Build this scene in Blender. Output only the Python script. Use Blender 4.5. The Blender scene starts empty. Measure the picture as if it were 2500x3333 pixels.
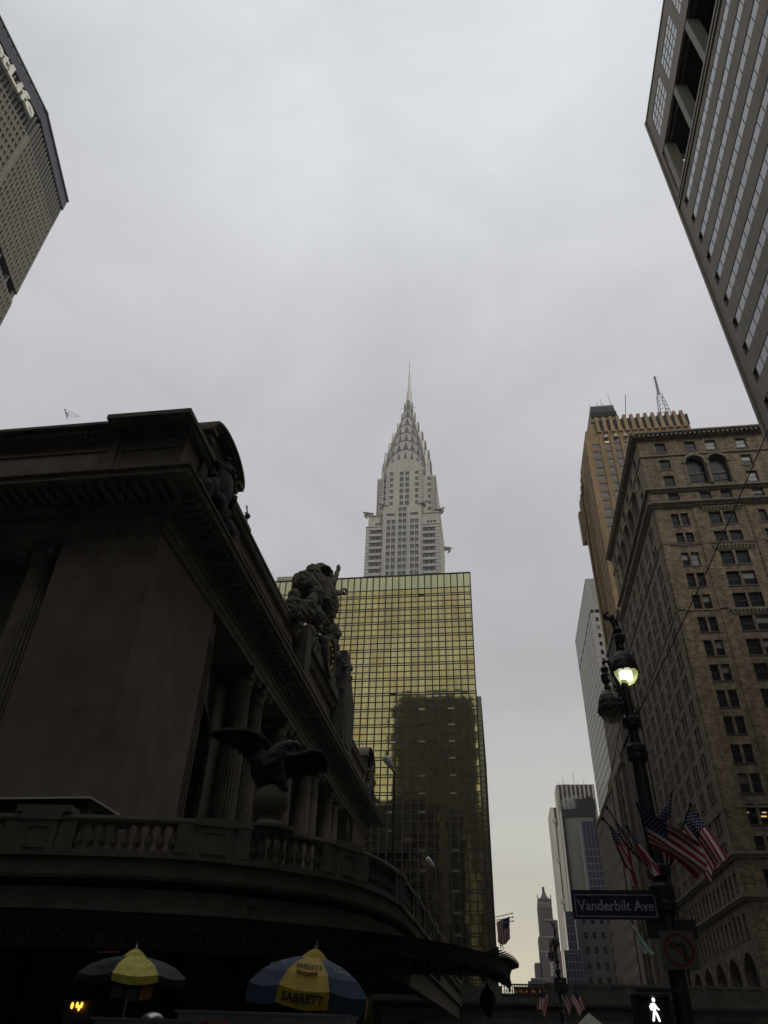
import bpy, math, random
from mathutils import Vector, Matrix
random.seed(7)
R = math.radians
scene = bpy.context.scene
COL = scene.collection

# ---------------------------------------------------------------- camera
PIT, YAW, ROL, FPX = R(36.473), R(-9.005), R(1.938), 2364.9
cy, sy, cp, sp = math.cos(YAW), math.sin(YAW), math.cos(PIT), math.sin(PIT)
FW = Vector((sy*cp, cy*cp, sp)); R0 = Vector((cy, -sy, 0)); U0 = R0.cross(FW)
RT = R0*math.cos(ROL) + U0*math.sin(ROL); UP = -R0*math.sin(ROL) + U0*math.cos(ROL)
EYE = Vector((0, 0, 1.6))
cam = bpy.data.cameras.new('camera'); co = bpy.data.objects.new('camera', cam); COL.objects.link(co)
cam.sensor_fit = 'VERTICAL'; cam.sensor_height = 33.33; cam.sensor_width = 25.0; cam.lens = FPX/100.0
cam.clip_start = 0.1; cam.clip_end = 5000
m = Matrix.Identity(4)
for i in range(3):
    m[i][0] = RT[i]; m[i][1] = UP[i]; m[i][2] = -FW[i]; m[i][3] = EYE[i]
co.matrix_world = m
scene.camera = co

# ---------------------------------------------------------------- sky, sun, exposure
SUN_EL, SUN_AZ = R(46), R(142)          # azimuth from +Y towards +X
w = bpy.data.worlds.new('World'); scene.world = w; w.use_nodes = True
nt = w.node_tree; nt.nodes.clear()
def N(t, **k):
    n = nt.nodes.new(t)
    for a, b in k.items(): setattr(n, a, b)
    return n
out = N('ShaderNodeOutputWorld'); bg = N('ShaderNodeBackground'); bg.inputs[1].default_value = 0.1
sky = N('ShaderNodeTexSky', sky_type='NISHITA', sun_disc=False)
sky.sun_elevation = SUN_EL; sky.sun_rotation = SUN_AZ
tc = N('ShaderNodeTexCoord'); sx = N('ShaderNodeSeparateXYZ'); nt.links.new(tc.outputs['Generated'], sx.inputs[0])
rp = N('ShaderNodeValToRGB'); cr = rp.color_ramp
stops = [(0.0, (7.0, 6.2, 4.3)), (0.09, (6.6, 6.05, 4.7)), (0.2, (5.7, 5.6, 5.0)), (0.37, (4.9, 4.85, 5.0)), (0.6, (5.35, 5.3, 5.6)), (0.8, (6.3, 6.4, 6.65)), (0.95, (7.6, 7.9, 8.2))]
cr.elements[0].position = 0; cr.elements[0].color = (*[c/10 for c in stops[0][1]], 1)
cr.elements[1].position = 0.95; cr.elements[1].color = (*[c/10 for c in stops[-1][1]], 1)
for p, c in stops[1:-1]:
    e = cr.elements.new(p); e.color = (*[q/10 for q in c], 1)
nt.links.new(sx.outputs[2], rp.inputs[0])
mp = N('ShaderNodeMapping'); mp.inputs['Scale'].default_value = (1, 1.0, 1.6)
nz = N('ShaderNodeTexNoise'); nz.inputs['Scale'].default_value = 3.0; nz.inputs['Detail'].default_value = 6; nz.inputs['Roughness'].default_value = 0.55; nz.inputs['Distortion'].default_value = 0.5
nt.links.new(tc.outputs['Generated'], mp.inputs[0]); nt.links.new(mp.outputs[0], nz.inputs['Vector'])
mr = N('ShaderNodeMapRange'); mr.inputs[1].default_value = 0.25; mr.inputs[2].default_value = 0.75; mr.inputs[3].default_value = 8.7; mr.inputs[4].default_value = 11.3
nt.links.new(nz.outputs[0], mr.inputs[0])
vm = N('ShaderNodeVectorMath', operation='SCALE'); nt.links.new(rp.outputs[0], vm.inputs[0]); nt.links.new(mr.outputs[0], vm.inputs['Scale'])
mx = N('ShaderNodeMixRGB'); mx.inputs[0].default_value = 0.97
nt.links.new(sky.outputs[0], mx.inputs[1]); nt.links.new(vm.outputs[0], mx.inputs[2])
nt.links.new(mx.outputs[0], bg.inputs[0]); nt.links.new(bg.outputs[0], out.inputs[0])
sl = bpy.data.lights.new('sun', 'SUN'); sl.energy = 1.1; sl.angle = R(16); sl.color = (1, 0.965, 0.9)
so = bpy.data.objects.new('sun', sl); COL.objects.link(so)
sd = Vector((math.sin(SUN_AZ)*math.cos(SUN_EL), math.cos(SUN_AZ)*math.cos(SUN_EL), math.sin(SUN_EL)))
so.rotation_mode = 'QUATERNION'; so.rotation_quaternion = sd.to_track_quat('Z', 'Y'); so.location = sd*900
vs = scene.view_settings; vs.view_transform = 'Standard'; vs.look = 'None'; vs.exposure = 0; vs.gamma = 1
scene.cycles.max_bounces = 5; scene.cycles.diffuse_bounces = 3; scene.cycles.glossy_bounces = 3; scene.cycles.transparent_max_bounces = 8
scene.cycles.caustics_reflective = False; scene.cycles.caustics_refractive = False

# ---------------------------------------------------------------- materials
def mat(name, col, rough=0.8, var=0.18, scale=0.35, streak=0.0, bump=0.0, bscale=6.0, metal=0.0, spec=0.5, brick=None, emit=None, hue=None, joint=None):
    m = bpy.data.materials.new(name); m.use_nodes = True
    t = m.node_tree; b = t.nodes['Principled BSDF']; L = t.links.new
    b.inputs['Roughness'].default_value = rough; b.inputs['Metallic'].default_value = metal
    b.inputs['Specular IOR Level'].default_value = spec
    geo = t.nodes.new('ShaderNodeNewGeometry')
    col3 = tuple(col)
    nz = t.nodes.new('ShaderNodeTexNoise'); nz.inputs['Scale'].default_value = scale; nz.inputs['Detail'].default_value = 6; nz.inputs['Roughness'].default_value = 0.62
    L(geo.outputs['Position'], nz.inputs['Vector'])
    mr = t.nodes.new('ShaderNodeMapRange'); mr.inputs[1].default_value = 0.3; mr.inputs[2].default_value = 0.7
    mr.inputs[3].default_value = 1-var; mr.inputs[4].default_value = 1+var
    L(nz.outputs[0], mr.inputs[0]); fac = mr.outputs[0]
    if streak:
        mp = t.nodes.new('ShaderNodeMapping'); mp.inputs['Scale'].default_value = (1.1, 1.1, 0.06)
        n2 = t.nodes.new('ShaderNodeTexNoise'); n2.inputs['Scale'].default_value = 1.0; n2.inputs['Detail'].default_value = 5
        L(geo.outputs['Position'], mp.inputs[0]); L(mp.outputs[0], n2.inputs['Vector'])
        m2 = t.nodes.new('ShaderNodeMapRange'); m2.inputs[1].default_value = 0.35; m2.inputs[2].default_value = 0.65
        m2.inputs[3].default_value = 1-streak; m2.inputs[4].default_value = 1+streak*0.5
        L(n2.outputs[0], m2.inputs[0])
        mu = t.nodes.new('ShaderNodeMath'); mu.operation = 'MULTIPLY'; L(fac, mu.inputs[0]); L(m2.outputs[0], mu.inputs[1]); fac = mu.outputs[0]
    base = None
    if brick or joint:
        s = t.nodes.new('ShaderNodeSeparateXYZ'); L(geo.outputs['Position'], s.inputs[0])
        ad = t.nodes.new('ShaderNodeMath'); L(s.outputs[0], ad.inputs[0]); L(s.outputs[1], ad.inputs[1])
        cb = t.nodes.new('ShaderNodeCombineXYZ'); L(ad.outputs[0], cb.inputs[0]); L(s.outputs[2], cb.inputs[1])
        bt = t.nodes.new('ShaderNodeTexBrick')
        L(cb.outputs[0], bt.inputs['Vector']); bt.inputs['Scale'].default_value = 1.0
        if brick:
            bw, bh, c2, mo = brick
            bt.inputs['Mortar Size'].default_value = 0.02*bh*4; bt.inputs['Color2'].default_value = (*c2, 1); bt.inputs['Mortar'].default_value = (*mo, 1)
        else:
            bw, bh = joint
            bt.inputs['Mortar Size'].default_value = 0.018; bt.inputs['Color2'].default_value = (*[c*0.93 for c in col3], 1); bt.inputs['Mortar'].default_value = (*[c*0.72 for c in col3], 1)
        bt.inputs['Color1'].default_value = (*col3, 1)
        bt.inputs['Brick Width'].default_value = bw; bt.inputs['Row Height'].default_value = bh
        bt.inputs['Mortar Smooth'].default_value = 0.3
        base = bt.outputs[0]
    sc = t.nodes.new('ShaderNodeVectorMath'); sc.operation = 'SCALE'
    if base: L(base, sc.inputs[0])
    else: sc.inputs[0].default_value = col3
    L(fac, sc.inputs['Scale'])
    if hue:
        n3 = t.nodes.new('ShaderNodeTexNoise'); n3.inputs['Scale'].default_value = scale*2.3; n3.inputs['Detail'].default_value = 3
        L(geo.outputs['Position'], n3.inputs['Vector'])
        r3 = t.nodes.new('ShaderNodeMapRange'); r3.inputs[1].default_value = 0.42; r3.inputs[2].default_value = 0.66; L(n3.outputs[0], r3.inputs[0])
        mi = t.nodes.new('ShaderNodeMixRGB'); mi.blend_type = 'MULTIPLY'; L(r3.outputs[0], mi.inputs[0]); L(sc.outputs[0], mi.inputs[1]); mi.inputs[2].default_value = (*hue, 1)
        L(mi.outputs[0], b.inputs['Base Color'])
    else:
        L(sc.outputs[0], b.inputs['Base Color'])
    if bump:
        nb = t.nodes.new('ShaderNodeTexNoise'); nb.inputs['Scale'].default_value = bscale; nb.inputs['Detail'].default_value = 4
        L(geo.outputs['Position'], nb.inputs['Vector'])
        bp = t.nodes.new('ShaderNodeBump'); bp.inputs['Strength'].default_value = bump; bp.inputs['Distance'].default_value = 0.05
        L(nb.outputs[0], bp.inputs['Height']); L(bp.outputs[0], b.inputs['Normal'])
    if emit:
        b.inputs['Emission Color'].default_value = (*emit[0], 1); b.inputs['Emission Strength'].default_value = emit[1]
    return m

M = {}
M['lime'] = mat('sooty_limestone', (0.165, 0.135, 0.105), 0.9, 0.2, 0.22, 0.07, 0.25, 9, hue=(0.8, 0.8, 0.78), joint=(2.4, 0.95))
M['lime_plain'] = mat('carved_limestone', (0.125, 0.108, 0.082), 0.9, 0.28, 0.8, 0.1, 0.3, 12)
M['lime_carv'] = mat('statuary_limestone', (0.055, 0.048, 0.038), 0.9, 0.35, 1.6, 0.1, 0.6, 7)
M['bronze'] = mat('dark_bronze', (0.009, 0.009, 0.008), 0.7, 0.3, 3, 0, 0.5, 14, metal=0.0, spec=0.25)
M['iron'] = mat('cast_iron_paint', (0.022, 0.021, 0.02), 0.42, 0.3, 5, 0, 0.3, 30)
M['black'] = mat('black_metal', (0.012, 0.012, 0.013), 0.5, 0.2, 4)
M['darkvoid'] = mat('dark_interior', (0.012, 0.011, 0.011), 0.9, 0.2, 2)
M['glass'] = mat('dark_window_glass', (0.018, 0.02, 0.022), 0.06, 0.2, 1.0, spec=0.7)
M['glass_sky'] = mat('bright_window_glass', (0.30, 0.32, 0.34), 0.12, 0.25, 0.8, spec=0.9)
M['blind'] = mat('window_blind', (0.12, 0.12, 0.11), 0.4, 0.25, 0.9, spec=0.6)
M['frame'] = mat('window_frame_paint', (0.032, 0.03, 0.029), 0.6, 0.2, 2)
M['lit'] = mat('lit_room', (0.5, 0.35, 0.12), 0.6, 0.1, 1, emit=((1.0, 0.68, 0.28), 0.7))
M['brick'] = mat('tan_brick', (0.235, 0.188, 0.122), 0.88, 0.32, 0.9, 0.3, 0.3, 3, brick=(0.9, 0.42, (0.12, 0.085, 0.052), (0.27, 0.215, 0.15)), hue=(0.72, 0.68, 0.62))
M['darkpane'] = mat('dull_dark_glass', (0.009, 0.0095, 0.011), 0.25, 0.3, 0.5, spec=0.22)
M['shadeblock'] = mat('shade_block_dark', (0.02, 0.022, 0.024), 0.55, 0.2, 0.1, spec=0.2)  # near-black so the blocks behind the camera stay dark in the mirror
M['terra'] = mat('terracotta_trim', (0.17, 0.14, 0.098), 0.8, 0.25, 1.0, 0.2, 0.2, 8)
M['chanin'] = mat('ochre_brick', (0.27, 0.185, 0.09), 0.88, 0.16, 0.25, 0.16, 0.1, 4, brick=(1.2, 0.5, (0.235, 0.16, 0.08), (0.25, 0.18, 0.1)), hue=(0.86, 0.84, 0.86))
M['chanin_sp'] = mat('grey_spandrel', (0.16, 0.125, 0.1), 0.85, 0.15, 0.4)
M['chanin_w'] = mat('pale_finial', (0.4, 0.37, 0.32), 0.8, 0.2, 1)
M['slat'] = mat('weathered_metal_panel', (0.07, 0.072, 0.06), 0.6, 0.3, 0.5, 0.5)
M['granite'] = mat('grey_granite', (0.25, 0.222, 0.18), 0.72, 0.14, 0.12, 0.14, 0.05, 4, joint=(8.1, 4.3), hue=(0.9, 0.88, 0.9))
M['granite_p'] = mat('granite_trim', (0.24, 0.225, 0.17), 0.7, 0.12, 0.3)
M['strip'] = mat('sky_reflecting_glass', (0.21, 0.222, 0.235), 0.2, 0.16, 0.25, metal=0.75)
M['white_brick'] = mat('light_grey_brick', (0.41, 0.40, 0.365), 0.85, 0.09, 0.12, 0.13, 0, joint=None)
M['dark_brick'] = mat('black_brick', (0.05, 0.048, 0.05), 0.8, 0.15, 1)
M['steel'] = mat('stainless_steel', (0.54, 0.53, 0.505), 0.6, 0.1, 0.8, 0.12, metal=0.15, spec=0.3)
M['steel_d'] = mat('stainless_steel_dark_joint', (0.2, 0.19, 0.17), 0.6, 0.1, 0.8, metal=0.1)  # darker steel for ribs, gargoyles and antenna
M['winc'] = mat('pale_window_glass', (0.15, 0.165, 0.19), 0.2, 0.3, 0.5, spec=0.6)
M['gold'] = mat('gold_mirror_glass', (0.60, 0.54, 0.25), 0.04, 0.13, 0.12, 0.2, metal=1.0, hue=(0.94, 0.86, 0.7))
M['gold_side'] = mat('darker_gold_glass', (0.24, 0.23, 0.14), 0.15, 0.15, 0.2, metal=0.9)  # darker copy of the gold glass, for the narrow side strip
M['gold_top'] = mat('pale_gold_panel', (0.57, 0.57, 0.32), 0.16, 0.1, 0.12, 0.12, metal=0.9, hue=(0.96, 0.98, 1.0))
M['gold_mul'] = mat('dark_mullion', (0.012, 0.009, 0.012), 0.5, 0.2, 1)
M['mobil'] = mat('embossed_steel', (0.40, 0.39, 0.35), 0.5, 0.12, 0.4, 0.1, 0.3, 2, metal=0.2, brick=(0.9, 1.3, (0.30, 0.295, 0.275), (0.24, 0.235, 0.22)))
M['mobil_top'] = mat('smooth_steel', (0.27, 0.275, 0.265), 0.5, 0.06, 0.2, 0.08, metal=0.2)
M['mobil_lv'] = mat('louvre_steel', (0.26, 0.235, 0.22), 0.6, 0.1, 0.5)
M['fin'] = mat('louvre_fin_concrete', (0.15, 0.145, 0.12), 0.8, 0.15, 0.3)
M['patina'] = mat('pale_patina', (0.05, 0.052, 0.042), 0.7, 0.5, 6, 0, 0.8, 18)
M['tri'] = mat('grey_triangle_glass', (0.10, 0.10, 0.105), 0.4, 0.2, 1)  # mid-grey glass of the crown triangles
M['precast'] = mat('precast_panel', (0.205, 0.2, 0.165), 0.8, 0.1, 0.3, 0.1)
M['met_band'] = mat('dark_roof_band', (0.028, 0.032, 0.05), 0.5, 0.15, 0.3)
M['letter'] = mat('sign_letter', (0.8, 0.8, 0.7), 0.6, 0.05, 1)
M['met_glass'] = mat('grey_glass', (0.17, 0.165, 0.15), 0.25, 0.2, 0.4, spec=0.7)
M['stripew'] = mat('white_marble_strip', (0.48, 0.455, 0.39), 0.7, 0.1, 0.1)
M['striped'] = mat('dark_window_strip', (0.05, 0.04, 0.045), 0.3, 0.2, 0.1)
M['grey_wall'] = mat('bare_grey_wall', (0.34, 0.33, 0.285), 0.8, 0.08, 0.05, 0.1)
M['bluegl'] = mat('blue_curtain_glass', (0.045, 0.055, 0.10), 0.2, 0.25, 0.06, spec=0.7)
M['bluebar'] = mat('curtain_wall_bar', (0.30, 0.31, 0.33), 0.5, 0.1, 1)
M['stone_l'] = mat('light_stone', (0.2, 0.195, 0.17), 0.85, 0.12, 0.1, 0.14)
M['stone_m'] = mat('beige_stone', (0.12, 0.108, 0.08), 0.85, 0.14, 0.3, 0.16, 0.1, 3)
M['orange_b'] = mat('rusty_brick', (0.095, 0.072, 0.045), 0.88, 0.15, 0.3, 0.15)
M['tudor'] = mat('dusky_brick', (0.075, 0.06, 0.062), 0.88, 0.12, 0.1, 0.1)
M['tudor_l'] = mat('pale_coping', (0.2, 0.18, 0.16), 0.85, 0.1, 0.2)
M['asphalt'] = mat('asphalt', (0.05, 0.05, 0.05), 0.9, 0.25, 1.5, 0, 0.3, 30)
M['concrete'] = mat('concrete_paving', (0.2, 0.195, 0.18), 0.9, 0.15, 0.6, 0, 0.2, 12)
M['paint_w'] = mat('road_paint', (0.7, 0.7, 0.68), 0.7, 0.15, 2)
M['viad'] = mat('viaduct_stone', (0.10, 0.095, 0.075), 0.88, 0.15, 0.5, 0.2, 0.2, 6)
M['viad_m'] = mat('viaduct_green_paint', (0.03, 0.032, 0.026), 0.6, 0.2, 1)
M['fred'] = mat('flag_red', (0.42, 0.025, 0.04), 0.8, 0.1, 4)
M['fwhite'] = mat('flag_white', (0.75, 0.72, 0.68), 0.8, 0.08, 4)
M['fblue'] = mat('flag_blue', (0.02, 0.028, 0.1), 0.8, 0.1, 4)
M['signblue'] = mat('street_sign_blue', (0.006, 0.006, 0.035), 0.5, 0.15, 3)
M['signwhite'] = mat('sign_white', (0.42, 0.42, 0.38), 0.5, 0.08, 3)
M['signred'] = mat('sign_red', (0.15, 0.014, 0.012), 0.5, 0.1, 3)
M['signgrey'] = mat('plain_sign_face', (0.11, 0.115, 0.09), 0.55, 0.12, 3)
M['signletter'] = mat('sign_lettering', (0.42, 0.40, 0.44), 0.5, 0.08, 3)
M['bigbrick'] = mat('ochre_pier_brick', (0.17, 0.115, 0.06), 0.88, 0.15, 0.3, 0.15)
M['umb_y'] = mat('umbrella_yellow', (0.36, 0.24, 0.012), 0.7, 0.3, 5)
M['umb_yp'] = mat('umbrella_lemon', (0.46, 0.40, 0.055), 0.7, 0.35, 7)
M['umb_b'] = mat('umbrella_blue', (0.022, 0.045, 0.085), 0.7, 0.3, 5)
M['umb_d'] = mat('umbrella_navy', (0.004, 0.005, 0.008), 0.7, 0.15, 3)
M['umb_o'] = mat('umbrella_underside', (0.22, 0.09, 0.01), 0.7, 0.15, 3)
M['umb_r'] = mat('umbrella_red', (0.28, 0.07, 0.05), 0.7, 0.2, 6)
M['cartsteel'] = mat('cart_steel', (0.35, 0.35, 0.35), 0.3, 0.1, 3, metal=0.8)
M['banner'] = mat('pale_green_banner', (0.42, 0.62, 0.54), 0.8, 0.08, 1)
M['bannery'] = mat('banner_yellow', (0.45, 0.40, 0.08), 0.8, 0.08, 1)
M['white_lamp'] = mat('lamp_grey', (0.75, 0.75, 0.72), 0.45, 0.1, 4)
M['copper'] = mat('clock_gilding', (0.28, 0.17, 0.04), 0.4, 0.3, 8, metal=0.6)
M['redsign'] = mat('red_sign_board', (0.10, 0.025, 0.02), 0.7, 0.2, 1)
M['ledman'] = mat('lit_walking_figure', (1, 0.98, 0.95), 0.4, 0.02, 1, emit=((1.0, 0.93, 0.92), 1.5))
M['amber'] = mat('amber_lamp', (1, 0.6, 0.1), 0.4, 0.02, 1, emit=((1.0, 0.45, 0.06), 2.2))
M['pink'] = mat('pink_lamp', (1, 0.3, 1), 0.4, 0.02, 1, emit=((1.0, 0.45, 1.0), 2.5))
M['bulb'] = mat('lit_bulb', (1, 1, 0.9), 0.4, 0.02, 1, emit=((1.0, 1.0, 0.86), 6.0))
M['yletter'] = mat('yellow_sign_letter', (0.5, 0.3, 0.04), 0.5, 0.1, 1, emit=((1.0, 0.6, 0.1), 0.22))
M['wletter'] = mat('white_sign_letter', (0.6, 0.6, 0.5), 0.5, 0.1, 1)
def bowl(name, tint, lit):
    m = bpy.data.materials.new(name); m.use_nodes = True; t = m.node_tree; t.nodes.clear()
    o = t.nodes.new('ShaderNodeOutputMaterial'); mi = t.nodes.new('ShaderNodeMixShader'); tr = t.nodes.new('ShaderNodeBsdfTransparent')
    pr = t.nodes.new('ShaderNodeBsdfPrincipled'); pr.inputs['Base Color'].default_value = (*tint, 1); pr.inputs['Roughness'].default_value = 0.2
    if lit:
        pr.inputs['Emission Color'].default_value = (0.85, 0.9, 0.35, 1); pr.inputs['Emission Strength'].default_value = lit
    nz = t.nodes.new('ShaderNodeTexNoise'); nz.inputs['Scale'].default_value = 14; nz.inputs['Detail'].default_value = 5
    mr = t.nodes.new('ShaderNodeMapRange'); mr.inputs[3].default_value = 0.25; mr.inputs[4].default_value = 0.75
    t.links.new(nz.outputs[0], mr.inputs[0]); t.links.new(mr.outputs[0], mi.inputs[0])
    t.links.new(tr.outputs[0], mi.inputs[1]); t.links.new(pr.outputs[0], mi.inputs[2]); t.links.new(mi.outputs[0], o.inputs[0])
    return m
M['bowl_lit'] = bowl('lit_lamp_bowl', (0.5, 0.5, 0.25), 0.55)
M['bowl_off'] = bowl('unlit_lamp_bowl', (0.30, 0.27, 0.16), 0)

# ---------------------------------------------------------------- helpers
BASE = {}
def P(px, py, Y):
    """point seen at photo pixel (px,py) at street depth Y"""
    d = FW*FPX + RT*(px-1250) - UP*(py-1666.5)
    return EYE + d*(Y/d.y)
def PX(px, py, X):
    d = FW*FPX + RT*(px-1250) - UP*(py-1666.5)
    return EYE + d*(X/d.x)

class MB:
    def __init__(s): s.v = []; s.f = []; s.m = []
    def add(s, vs, fs, mi=0):
        b = len(s.v); s.v += [Vector(v) for v in vs]
        for f in fs: s.f.append([b+i for i in f]); s.m.append(mi)
    def box(s, a, b, mi=0):
        x0, y0, z0 = [min(p, q) for p, q in zip(a, b)]; x1, y1, z1 = [max(p, q) for p, q in zip(a, b)]
        s.add([(x0,y0,z0),(x1,y0,z0),(x1,y1,z0),(x0,y1,z0),(x0,y0,z1),(x1,y0,z1),(x1,y1,z1),(x0,y1,z1)],
              [(0,3,2,1),(4,5,6,7),(0,1,5,4),(1,2,6,5),(2,3,7,6),(3,0,4,7)], mi)
    def hexa(s, pts, mi=0):
        s.add(pts, [(0,3,2,1),(4,5,6,7),(0,1,5,4),(1,2,6,5),(2,3,7,6),(3,0,4,7)], mi)
    def bar(s, p, q, w, h=None, mi=0, up=Vector((0,0,1))):
        p, q = Vector(p), Vector(q); h = h or w; d = (q-p).normalized()
        a = d.cross(up)
        if a.length < 1e-3: a = d.cross(Vector((1,0,0)))
        a.normalize(); b = a.cross(d).normalized(); a *= w/2; b *= h/2
        s.hexa([p-a-b, p+a-b, p+a+b, p-a+b, q-a-b, q+a-b, q+a+b, q-a+b], mi)
    def tube(s, pts, rad, n=8, mi=0, cap=True):
        pts = [Vector(p) for p in pts]; rs = rad if isinstance(rad, (list, tuple)) else [rad]*len(pts)
        b0 = len(s.v); prev = None
        for i, p in enumerate(pts):
            d = (pts[min(i+1, len(pts)-1)] - pts[max(i-1, 0)]).normalized()
            if prev is None:
                a = d.cross(Vector((0,0,1)))
                if a.length < 0.05: a = d.cross(Vector((1,0,0)))
            else:
                a = prev - d*prev.dot(d)
            a.normalize(); prev = a; b = d.cross(a)
            for k in range(n):
                t = 2*math.pi*k/n; s.v.append(p + (a*math.cos(t)+b*math.sin(t))*rs[i])
        for i in range(len(pts)-1):
            for k in range(n):
                s.f.append([b0+i*n+k, b0+i*n+(k+1)%n, b0+(i+1)*n+(k+1)%n, b0+(i+1)*n+k]); s.m.append(mi)
        if cap:
            s.f.append([b0+k for k in range(n)][::-1]); s.m.append(mi)
            e = b0+(len(pts)-1)*n; s.f.append([e+k for k in range(n)]); s.m.append(mi)
    def lathe(s, prof, c, n=16, mi=0, flute=0.0, caps=True):
        c = Vector(c); b0 = len(s.v)
        for r, z in prof:
            for k in range(n):
                t = 2*math.pi*k/n; rr = r*(1-flute) if (flute and k % 2) else r
                s.v.append(c+Vector((rr*math.cos(t), rr*math.sin(t), z)))
        for i in range(len(prof)-1):
            for k in range(n):
                s.f.append([b0+i*n+k, b0+i*n+(k+1)%n, b0+(i+1)*n+(k+1)%n, b0+(i+1)*n+k]); s.m.append(mi)
        if caps:
            s.f.append([b0+k for k in range(n)][::-1]); s.m.append(mi)
            e = b0+(len(prof)-1)*n; s.f.append([e+k for k in range(n)]); s.m.append(mi)
    def ball(s, c, r, mi=0, n=10, sq=(1,1,1), rot=None):
        c = Vector(c); vs = []; 
        for i in range(n//2+1):
            a = math.pi*i/(n//2)
            for k in range(n):
                t = 2*math.pi*k/n
                q = Vector((math.sin(a)*math.cos(t)*r*sq[0], math.sin(a)*math.sin(t)*r*sq[1], math.cos(a)*r*sq[2]))
                if rot: q = rot @ q
                vs.append(c+q)
        fs = [(i*n+k, (i+1)*n+k, (i+1)*n+(k+1)%n, i*n+(k+1)%n) for i in range(n//2) for k in range(n)]
        s.add(vs, fs, mi)
    def prism(s, poly, ext, mi=0, mi_side=None):
        n = len(poly); ext = Vector(ext); vs = [Vector(p) for p in poly] + [Vector(p)+ext for p in poly]
        s.add(vs, [tuple(range(n))[::-1], tuple(range(n, 2*n))], mi)
        s.add(vs, [(i, (i+1)%n, n+(i+1)%n, n+i) for i in range(n)], mi if mi_side is None else mi_side)
    def build(s, name, mats, parent=None, smooth=False, weld=False):
        me = bpy.data.meshes.new(name)
        base = BASE.get(parent.name, Vector((0,0,0))) if parent else (Vector((0,0,0)))
        me.from_pydata([v-base for v in s.v], [], s.f)
        mats = mats if isinstance(mats, (list, tuple)) else [mats]
        for q in mats: me.materials.append(M[q])
        me.polygons.foreach_set('material_index', [min(i, len(mats)-1) for i in s.m])
        if smooth: me.polygons.foreach_set('use_smooth', [True]*len(me.polygons))
        me.update()
        if not smooth or weld:
            pass
        import bmesh
        bm = bmesh.new(); bm.from_mesh(me)
        if weld: bmesh.ops.remove_doubles(bm, verts=bm.verts, dist=1e-4)
        bmesh.ops.recalc_face_normals(bm, faces=bm.faces); bm.to_mesh(me); bm.free()
        o = bpy.data.objects.new(name, me); COL.objects.link(o)
        if parent: o.parent = parent
        BASE[o.name] = base
        return o

def tag(o, label=None, cat=None, group=None, kind=None):
    if label: o['label'] = label
    if cat: o['category'] = cat
    if group: o['group'] = group
    if kind: o['kind'] = kind
    return o
def thing(name, label, cat, loc, group=None):
    o = bpy.data.objects.new(name, None); COL.objects.link(o); o.location = loc; o.empty_display_size = 0.5
    BASE[o.name] = Vector(loc)
    return tag(o, label, cat, group)
def copy_tree(o, loc=None, label=None, group=None, parent=None):
    c = o.copy(); COL.objects.link(c); BASE[c.name] = Vector(loc) if loc else BASE.get(o.name, Vector((0,0,0)))
    if parent: c.parent = parent
    if loc: c.location = loc
    if label: c['label'] = label
    if group: c['group'] = group
    for ch in [x for x in bpy.data.objects if x.parent == o]:
        copy_tree(ch, parent=c)
    return c

class Face:
    """a wall plane: origin, direction u along the wall; depth d runs inwards"""
    def __init__(s, o, u):
        s.o = Vector(o); s.u = Vector(u).normalized(); s.v = Vector((0,0,1)).cross(s.u)
        s.rot = Matrix((( s.u.x, s.v.x, 0), (s.u.y, s.v.y, 0), (0, 0, 1))).to_4x4()
    def p(s, a, d, z): return s.o + s.u*a + s.v*d + Vector((0,0,z))
    def box(s, mb, a0, a1, z0, z1, d0, d1, mi=0):
        mb.hexa([s.p(a0,d0,z0), s.p(a1,d0,z0), s.p(a1,d1,z0), s.p(a0,d1,z0), s.p(a0,d0,z1), s.p(a1,d0,z1), s.p(a1,d1,z1), s.p(a0,d1,z1)], mi)
    def quad(s, mb, a0, a1, z0, z1, d=0, mi=0):
        mb.add([s.p(a0,d,z0), s.p(a1,d,z0), s.p(a1,d,z1), s.p(a0,d,z1)], [(0,1,2,3)], mi)
    def wall(s, mb, a0, a1, z0, z1, holes, depth=0.3, mi=0, mir=None):
        holes = [h for h in holes if h[0] >= a0-1e-6 and h[1] <= a1+1e-6 and h[2] >= z0-1e-6 and h[3] <= z1+1e-6]
        zs = sorted({z0, z1} | {round(h[2], 4) for h in holes} | {round(h[3], 4) for h in holes})
        for za, zb in zip(zs, zs[1:]):
            if zb-za < 1e-4: continue
            zm = (za+zb)/2; row = sorted((h[0], h[1]) for h in holes if h[2] < zm < h[3]); x = a0
            for ha, hb in row:
                if ha > x+1e-5: s.quad(mb, x, ha, za, zb, 0, mi)
                x = max(x, hb)
            if x < a1-1e-5: s.quad(mb, x, a1, za, zb, 0, mi)
        q = mi if mir is None else mir
        for a, b, c, d in holes:
            mb.add([s.p(a,0,c), s.p(b,0,c), s.p(b,0,d), s.p(a,0,d), s.p(a,depth,c), s.p(b,depth,c), s.p(b,depth,d), s.p(a,depth,d)],
                   [(0,1,5,4), (1,2,6,5), (2,3,7,6), (3,0,4,7)], q)

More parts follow.
